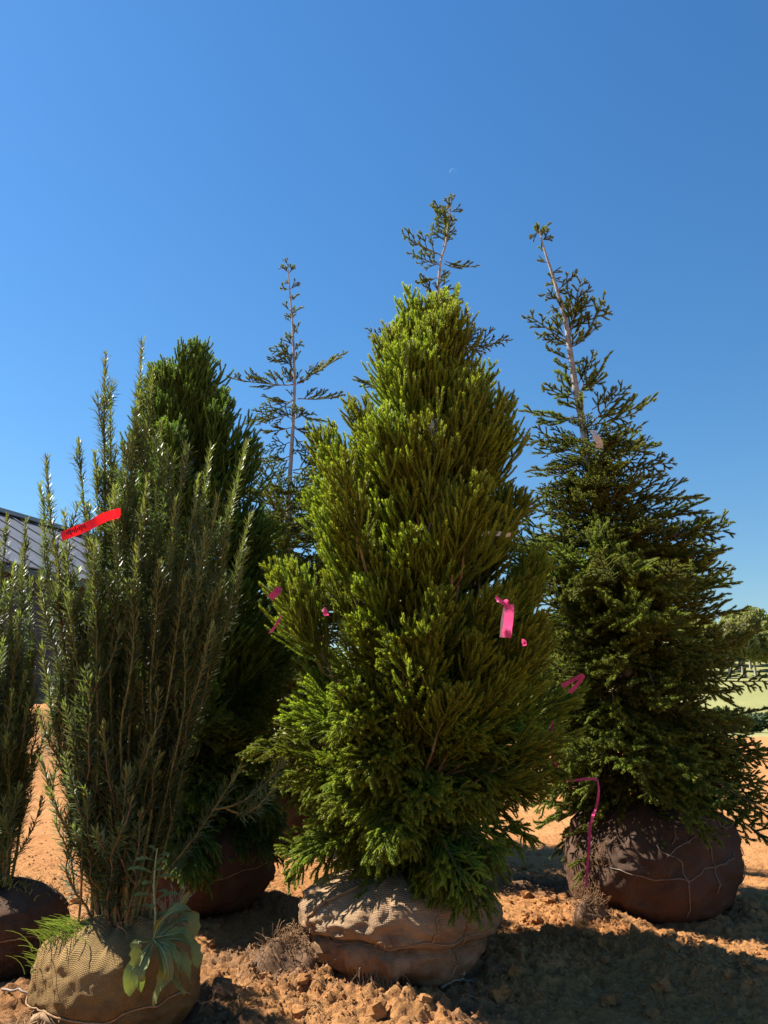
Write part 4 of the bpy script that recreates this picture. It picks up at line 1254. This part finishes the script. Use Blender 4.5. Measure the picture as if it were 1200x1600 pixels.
def tuft(px, py, Y, n, h, label, spread=0.07, lean=(-0.5, -0.3), name='grass_tuft'):
    o = at(px, py, Y); t = thing(name, o, label, 'grass')
    mb = MB()
    for i in range(n):
        b = np.array((rng.normal(0, spread), rng.normal(0, spread * 0.6), 0)); b[2] = -0.25 * abs(b[0]) - 0.005
        d0 = nrm(np.array((rng.normal(lean[0] * 0.4, 0.35), rng.normal(lean[1] * 0.4, 0.3), 1))); d1 = nrm(np.array((rng.normal(lean[0] * 1.6, 0.5), rng.normal(lean[1] * 1.3, 0.4), 0.1)))
        P = curve(b, d0, d1, h * rng.uniform(0.4, 1.15), 6); T, A, B = frames(P)
        w = np.linspace(0.0032, 0.0006, 6)[:, None]
        V = np.stack([P - A * w, P + A * w], 1).reshape(-1, 3); q = np.arange(5) * 2
        mb.add(V, np.stack([q, q + 1, q + 3, q + 2], 1), 0, np.repeat(np.linspace(0, 1, 6), 2), True)
    tag(put('blade', mb.mesh('blade', [M['grass']]), t), kind='stuff')
    return t


tuft(122, 1462, P_y[1] - 0.12, 170, 0.13, 'tuft of bright green grass on the left shoulder of the yew root ball', 0.07, (-0.7, -0.4))
tuft(78, 1510, P_y[1] - 0.05, 60, 0.11, 'thin grass hanging off the far left side of the yew ball', 0.04, (-0.9, -0.2))
tuft(15, 1380, P_y2[1] - 0.1, 70, 0.06, 'short grass on top of the cut off left edge ball', 0.09, (0.2, -0.4))
cl0 = at(66, 1518, P_y[1] - 0.12); clo = thing('clover', cl0, 'small light green clover low on the left of the yew ball', 'weed')
for i in range(9):
    c = np.array((rng.normal(0, 0.026), rng.normal(0, 0.02), rng.normal(0, 0.028))); mb = MB()
    tube(mb, np.array([(0.02, 0.02, -0.03), c * 0.6, c]), 0.001, 3, 1)
    for j in range(3):
        a = j * 2.09 + rng.random(); d = np.array((math.cos(a), -0.4, math.sin(a))); leaf(mb, curve(c, d, d, 0.016, 4), 0.014, 0, 1, 0.1)
    put('leaf', mb.mesh('leaf', [M['grass'], M['stem_weed']]), clo)


# ------------------------------------------------------------------ tapes and tags
def ribbon(name, pts, width, mat, label, cat='ribbon', group=None, wvec=None, n=26, ripple=0.0, seed=0, twist=0.0):
    P0 = np.array([at(*p) for p in pts]); o = P0[0]; P = P0 - o
    t = np.linspace(0, 1, len(P)); tt = np.linspace(0, 1, n); P = np.stack([np.interp(tt, t, P[:, q]) for q in range(3)], -1)
    for _ in range(2): P[1:-1] = (P[:-2] + 2 * P[1:-1] + P[2:]) / 4
    T, A, B = frames(P)
    if wvec is None: A = nrm(np.cross(T, np.array((0.1, 1.0, 0.15))))
    else: A = nrm(np.broadcast_to(np.array(wvec, float), P.shape) - T * (T @ nrm(np.array(wvec, float)))[:, None])
    Bn = np.cross(T, A); th_ = twist * np.sin(tt * 7 + seed)
    A = A * np.cos(th_)[:, None] + Bn * np.sin(th_)[:, None]
    rp = (ripple * fbm(tt * 9, tt * 0, seed, 3, seed + 2))[:, None] * np.cross(T, A)
    w = width / 2
    V = np.stack([P - A * w + rp, P + rp * 0.3, P + A * w - rp], 1).reshape(-1, 3); i = np.arange(n - 1) * 3
    F = np.concatenate([np.stack([i, i + 1, i + 4, i + 3], 1), np.stack([i + 1, i + 2, i + 5, i + 4], 1)])
    mb = MB(); mb.add(V, F, 0, None, True)
    ob = put(name, mb.mesh(name, [M[mat]]), None, o); tag(ob, label, cat, group)
    return ob, P, A


yy = P_y[1] - 0.33
rt_, RP, RA_ = ribbon('flagging_tape', [(96, 838, yy), (115, 831, yy), (140, 821, yy), (163, 808, yy), (180, 803, yy + 0.01), (188, 801, yy + 0.05)], 0.040, 'red', 'bright red flagging tape stretched between two plum yew stems', 'tape', None, (0.25, -0.1, 1.0), ripple=0.006, seed=3)
ribbon('tape_tail', [(188, 801, yy + 0.05), (186, 806, yy + 0.12), (176, 811, yy + 0.16)], 0.03, 'red', None, None, None, (0.25, -0.1, 1.0))[0].name
tl = bpy.data.objects['tape_tail']; tl.parent = rt_; tl.location = tl.location - rt_.location
mb = MB()                                                    # illegible worn print near the tape's end
for i in range(11):
    s = 0.10 + 0.028 * i; c = sample(RP, s); d = nrm(sample(RP, s + 0.02) - c); u = np.array((-d[2], 0, d[0])); h = 0.006 + 0.004 * (i % 3)
    c = c + np.array((0, -0.009, 0)) + u * (0.003 * (i % 2)); w_ = 0.0026
    mb.add([c - d * w_ - u * h, c + d * w_ - u * h, c + d * w_ + u * h, c - d * w_ + u * h], [[0, 1, 2, 3]])
put('print', mb.mesh('print', [plain('dark_red_print', (0.10, 0.004, 0.008))]), rt_)

yc = P_c[1] - 0.80
yc = P_c[1] - 0.98                                           # pink tag in front of the centre tree
tg, _, _ = ribbon('tree_tag', [(795, 944, yc + 0.15), (796, 955, yc + 0.14), (794, 975, yc + 0.14), (791, 996, yc + 0.15)], 0.045, 'pink', 'hot pink plastic tag hanging on the right side of the front cryptomeria', 'tag', None, (1, 0.2, 0.05), ripple=0.003, seed=5)
kn_, _, _ = ribbon('knot', [(774, 933, yc + 0.15), (782, 940, yc + 0.13), (787, 944, yc + 0.13), (792, 938, yc + 0.14), (795, 948, yc + 0.15)], 0.022, 'pink', None, None, None, None, twist=1.2, seed=2)
kn_.parent = tg; kn_.location = kn_.location - tg.location
wt, _, _ = ribbon('backing_tag', [(791, 950, yc + 0.20), (787, 970, yc + 0.20), (785, 996, yc + 0.21)], 0.028, 'white', None, None, None, (1, 0.3, 0.1))
wt.parent = tg; wt.location = wt.location - tg.location; wt['label'] = 'pale grey tag behind the pink one'
# white printed label high in the centre tree
yl = P_c[1] - 0.46
lb, LP, LA = ribbon('plant_label', [(676, 655, yl), (681, 672, yl), (684, 690, yl), (680, 712, yl)], 0.055, 'white', 'white printed plant label with black lines high in the front cryptomeria', 'label', None, (1, 0, 0.1))
mb = MB()
for i in range(7):
    c = sample(LP, 0.22 + i * 0.10) + np.array((0.006, -0.006, 0)); d = nrm(np.array((1, 0, 0.55))); u = np.array((-d[2], 0, d[0])); a, b_ = 0.022 - 0.004 * (i % 2), 0.0022
    mb.add([c - d * a - u * b_, c + d * a - u * b_, c + d * a + u * b_, c - d * a + u * b_], [[0, 1, 2, 3]])
put('print', mb.mesh('print', [M['print']]), lb)
ribbon('label_strip', [(738, 835, P_c[1] - 0.28), (770, 833, P_c[1] - 0.28), (798, 836, P_c[1] - 0.26)], 0.024, 'white', 'narrow white label strip lying across branches right of the front cryptomeria trunk', 'label', None, (0, -0.3, 1), ripple=0.004)
ribbon('plant_label', [(926, 672, 4.95), (931, 682, 4.93), (937, 692, 4.95), (936, 700, 4.97)], 0.045, 'white', 'curled white label wrapped near the bare top of the right spruce', 'label', None, (1, 0.1, -0.3), ripple=0.005)
PG = 'pink flagging tapes in the trees'
ribbon('flagging_tape', [(437, 918, yc), (432, 926, yc - 0.02), (422, 934, yc)], 0.030, 'pink', 'short pink tape end poking out left of the front cryptomeria, upper one', 'tape', PG, None, ripple=0.006, seed=4)
ribbon('flagging_tape', [(441, 958, yc + 0.05), (434, 972, yc + 0.03), (427, 983, yc + 0.03), (420, 990, yc + 0.03)], 0.013, 'pink', 'thin twisted pink tape left of the front cryptomeria, below the short tape end', 'tape', PG, None, twist=1.1, seed=1)
ribbon('flagging_tape', [(505, 951, yc + 0.05), (508, 955, yc + 0.03), (510, 962, yc + 0.05)], 0.022, 'pink', 'tiny pink tape scrap inside the left part of the front cryptomeria', 'tape', PG)
ribbon('flagging_tape', [(815, 1001, yc + 0.2), (819, 1002, yc + 0.18), (820, 1009, yc + 0.2)], 0.018, 'pink', 'tiny pink tape scrap just below right of the hot pink tag', 'tape', PG)
yr = P_r[1] - 1.06
ribbon('flagging_tape', [(878, 1072, yr - 0.22), (893, 1064, yr - 0.22), (909, 1055, yr - 0.24), (911, 1058, yr - 0.24), (902, 1070, yr - 0.22), (890, 1082, yr - 0.22)], 0.024, 'pink', 'folded pink tape with a bent tip on the left face of the right spruce', 'tape', PG, None, twist=0.5, seed=6)
ribbon('flagging_tape', [(863, 1128, yr), (862, 1150, yr - 0.02), (860, 1172, yr - 0.02), (863, 1178, yr + 0.1), (866, 1190, yr - 0.02), (875, 1208, yr + 0.25), (890, 1221, yr - 0.02), (912, 1217, yr - 0.02), (934, 1217, yr), (936, 1235, yr - 0.03), (933, 1258, yr - 0.03), (926, 1275, yr + 0.25), (922, 1292, yr + 0.1), (920, 1330, yr), (917, 1365, yr + 0.02), (916, 1386, yr + 0.03)], 0.016, 'pink', 'long pink tape trailing down the left of the right spruce to its root ball', 'tape', PG, None, n=90, twist=0.9, ripple=0.003, seed=8)


# ------------------------------------------------------------------ clods, heap, roots, crumbs
def rock(seed, n=10):
    r = np.random.default_rng(seed)
    th = np.linspace(0, PI, 6)[1:-1]; ph = np.arange(8) * PI / 4
    V = [(0, 0, 1)] + [(math.sin(a) * math.cos(b), math.sin(a) * math.sin(b), math.cos(a)) for a in th for b in ph] + [(0, 0, -1)]
    V = np.array(V) * (1 + r.normal(0, 0.22, (len(V), 1))) * np.array((1, r.uniform(0.6, 0.95), r.uniform(0.5, 0.8)))
    F3 = [[0, 1 + j, 1 + (j + 1) % 8] for j in range(8)] + [[33, 25 + (j + 1) % 8, 25 + j] for j in range(8)]
    F4 = [[1 + i * 8 + j, 9 + i * 8 + j, 9 + i * 8 + (j + 1) % 8, 1 + i * 8 + (j + 1) % 8] for i in range(3) for j in range(8)]
    return V, F3, F4


def scat(n, zones):
    out = []
    while len(out) < n:
        px, py, sx, sy = zones[rng.integers(len(zones))]
        p = ground_at(rng.normal(px, sx), min(max(rng.normal(py, sy), 1290), 1640))
        if any(np.hypot(p[0] - q[0], p[1] - q[1]) < r for q, r in ((P_c, 0.47), (P_y, 0.34), (P_b, 0.48), (P_r, 0.48), (P_y2, 0.36))): continue
        out.append(p)
    return out


ZN = [(420, 1530, 70, 40), (470, 1560, 60, 30), (700, 1570, 90, 22), (800, 1540, 70, 40), (960, 1500, 60, 22), (1060, 1520, 60, 22), (1160, 1540, 40, 22), (400, 1450, 50, 30), (850, 1450, 40, 25), (1080, 1570, 90, 25), (360, 1590, 60, 20), (940, 1450, 40, 15), (100, 1390, 40, 20), (870, 1400, 50, 30)]
for wetness, nm in ((0.0, 'dry'), (1.0, 'wet')):  # the dark set serves damp soil and the painted shade patches
    vs = []
    for sd in range(6):
        V, F3, F4 = rock(700 + sd + int(wetness) * 20); mb = MB(); mb.add(V, F3, 0, wetness, False); off = mb.n - len(V)
        mb.f.append((np.array(F4) + off, 0, False)); vs.append(mb.mesh('clod', [M['soil']], 'moist_shade'))
    M['clod_' + nm] = vs
for p in scat(170, ZN):
    w = float(moist_shade_at(p[:1], p[1:2])[0]); s = rng.uniform(0.011, 0.026) if rng.random() < 0.78 else rng.uniform(0.03, 0.055)
    o = put('dirt_clod', random.choice(M['clod_wet' if w > 0.5 else 'clod_dry']), None, (p[0], p[1], float(H(p[:1], p[1:2])[0]) + s * 0.25))
    o.rotation_euler = (rng.uniform(-0.5, 0.5), rng.uniform(-0.5, 0.5), rng.uniform(0, 6.28)); o.scale = (s, s, s)
    near_ = min(((np.hypot(p[0] - q[0], p[1] - q[1]), n_) for q, n_ in ((P_c, 'centre root ball'), (P_y, 'weedy yew root ball'), (P_b, 'root ball behind the yew'), (P_r, 'right spruce root ball'), (P_y2, 'cut off left edge ball'))))[1]
    side_ = 'left of' if p[0] < {'centre root ball': P_c, 'weedy yew root ball': P_y, 'root ball behind the yew': P_b, 'right spruce root ball': P_r, 'cut off left edge ball': P_y2}[near_][0] else 'right of'
    tag(o, f"{'large' if s > 0.034 else 'mid sized' if s > 0.02 else 'small'} {'dark' if w > 0.5 else 'dry orange'} clod {side_} the {near_}", 'clod', 'clods of clay on the ground')
mb = MB()
pts = scat(5200, ZN + [(600, 1560, 300, 60), (900, 1480, 250, 60), (420, 1400, 60, 60), (1100, 1420, 80, 60), (80, 1330, 60, 60)])
Pn = np.array(pts); Zn = H(Pn[:, 0], Pn[:, 1]); Mo = moist_shade_at(Pn[:, 0], Pn[:, 1])
ico = np.array([(1, 0, 0), (-1, 0, 0), (0, 1, 0), (0, -1, 0), (0, 0, 1), (0, 0, -1)], float)
fo = np.array([(0, 2, 4), (2, 1, 4), (1, 3, 4), (3, 0, 4), (2, 0, 5), (1, 2, 5), (3, 1, 5), (0, 3, 5)])
sz = rng.uniform(0.003, 0.011, len(Pn)); Vv = ico[None] * sz[:, None, None] * rng.uniform(0.6, 1.3, (len(Pn), 6, 1))
an = rng.uniform(0, 6.28, len(Pn)); c_, s_ = np.cos(an)[:, None], np.sin(an)[:, None]
Vv = np.stack([Vv[..., 0] * c_ - Vv[..., 1] * s_, Vv[..., 0] * s_ + Vv[..., 1] * c_, Vv[..., 2]], -1) + np.stack([Pn[:, 0], Pn[:, 1], Zn + sz * 0.3], -1)[:, None]
mb.add(Vv.reshape(-1, 3), (np.arange(len(Pn))[:, None, None] * 6 + fo).reshape(-1, 3), 0, np.repeat(Mo, 6))
tag(put('soil_crumbs', mb.mesh('soil_crumbs', [M['soil']], 'moist_shade')), 'loose crumbs of clay over the ground', None, None, 'stuff')


mb = MB()
for p in scat(420, ZN + [(600, 1560, 300, 60), (900, 1480, 250, 60), (420, 1440, 60, 60)]):
    a = rng.uniform(0, 6.28); l = rng.uniform(0.03, 0.12); d = np.array((math.cos(a), math.sin(a), 0)); tt = np.linspace(-0.5, 0.5, 5)[:, None] * l
    P = p + d * tt + np.array((-d[1], d[0], 0)) * (tt ** 2) * rng.normal(0, 4); P[:, 2] = H(P[:, 0], P[:, 1]) + 0.006 + 0.006 * rng.random(5)
    tube(mb, P, rng.uniform(0.0009, 0.0022), 3)
tag(put('root_litter', mb.mesh('root_litter', [M['twine']])), 'fine roots and straw scraps scattered over the soil', None, None, 'stuff')


def root_heap(name, P, r, h, n, label, cat, mat='root', L=0.09):
    z0 = float(H(P[:1], P[1:2])[0]); t = thing(name, (P[0], P[1], z0), label, cat)
    na, nr = 40, 14; A_, Q = np.meshgrid(np.linspace(0, 2 * PI, na + 1), np.linspace(0, 1, nr))
    x, y = Q * r * np.cos(A_), Q * r * 0.8 * np.sin(A_)
    z = h * (1 - Q ** 2) ** 1.0 + 0.10 * h + 0.35 * h * fbm(x * 12, y * 12, 0, 4, 66) - 0.12 * Q ** 3
    V = np.stack([x, y, z], -1); V[:, -1] = V[:, 0]
    i = (np.arange(nr - 1)[:, None] * (na + 1) + np.arange(na)[None]).ravel()
    mb = MB(); mb.add(V.reshape(-1, 3), np.stack([i, i + na + 1, i + na + 2, i + 1], 1), 0, 0.85, True)
    put('soil', mb.mesh('soil', [M['soil']], 'moist_shade'), t)
    mb = MB()
    for q in range(n):
        b = V.reshape(-1, 3)[rng.integers(0, nr * na)] + rng.normal(0, 0.004, 3)
        d = nrm(rng.normal(0, 1, 3) + np.array((0, -0.2, 0.15))); tube(mb, curve(b, d, d + rng.normal(0, 0.8, 3), L * rng.uniform(0.3, 1.2), 5, 0.3), rng.uniform(0.0009, 0.002), 3)
    tag(put('rootlets', mb.mesh('rootlets', [M[mat]]), t), kind='stuff')
    return t


root_heap('soil_heap', ground_at(458, 1530), 0.24, 0.075, 520, 'heap of dark crumbly soil full of fine roots left of the centre ball', 'soil heap')
root_heap('root_clump', ground_at(925, 1456), 0.14, 0.12, 320, 'mossy clump of soil and roots at the left foot of the right spruce ball', 'root clump')
for (x, y, x2, y2, lb_) in ((560, 1556, 600, 1540, 'pale bent root sticking out of the dirt under the centre ball'), (690, 1560, 740, 1545, 'thin twig lying on dark soil right below the centre ball'), (0, 1578, 70, 1592, 'pale stick lying on the dirt in the bottom left corner')):
    a, b = ground_at(x, y), ground_at(x2, y2); a[2] = float(H(a[:1], a[1:2])[0]) + 0.012; b[2] = float(H(b[:1], b[1:2])[0]) + 0.012
    m_ = (a + b) / 2 + np.array((0, 0, 0.025)); P = sample(np.array([a, m_, b]), np.linspace(0, 1, 12)) + rng.normal(0, 0.003, (12, 3))
    mb = MB(); tube(mb, P - a, np.linspace(0.006, 0.003, 12), 6, 0, 0, True, True); tag(put('stick', mb.mesh('stick', [M['wire']]), None, a), lb_, 'stick')
dl = ground_at(702, 1545); dl[2] = float(H(dl[:1], dl[1:2])[0]) + 0.02
mb = MB(); leaf(mb, curve((0, 0, 0), (0.6, -0.4, 0.5), (0.8, -0.2, -0.3), 0.085, 8), 0.055, 0.3, 3, 0.2)
tag(put('dead_leaf', mb.mesh('dead_leaf', [plain('dry_grey_leaf', (0.30, 0.25, 0.21), 0.9)]), None, dl), 'curled dry grey leaf on the soil below the centre ball', 'leaf')
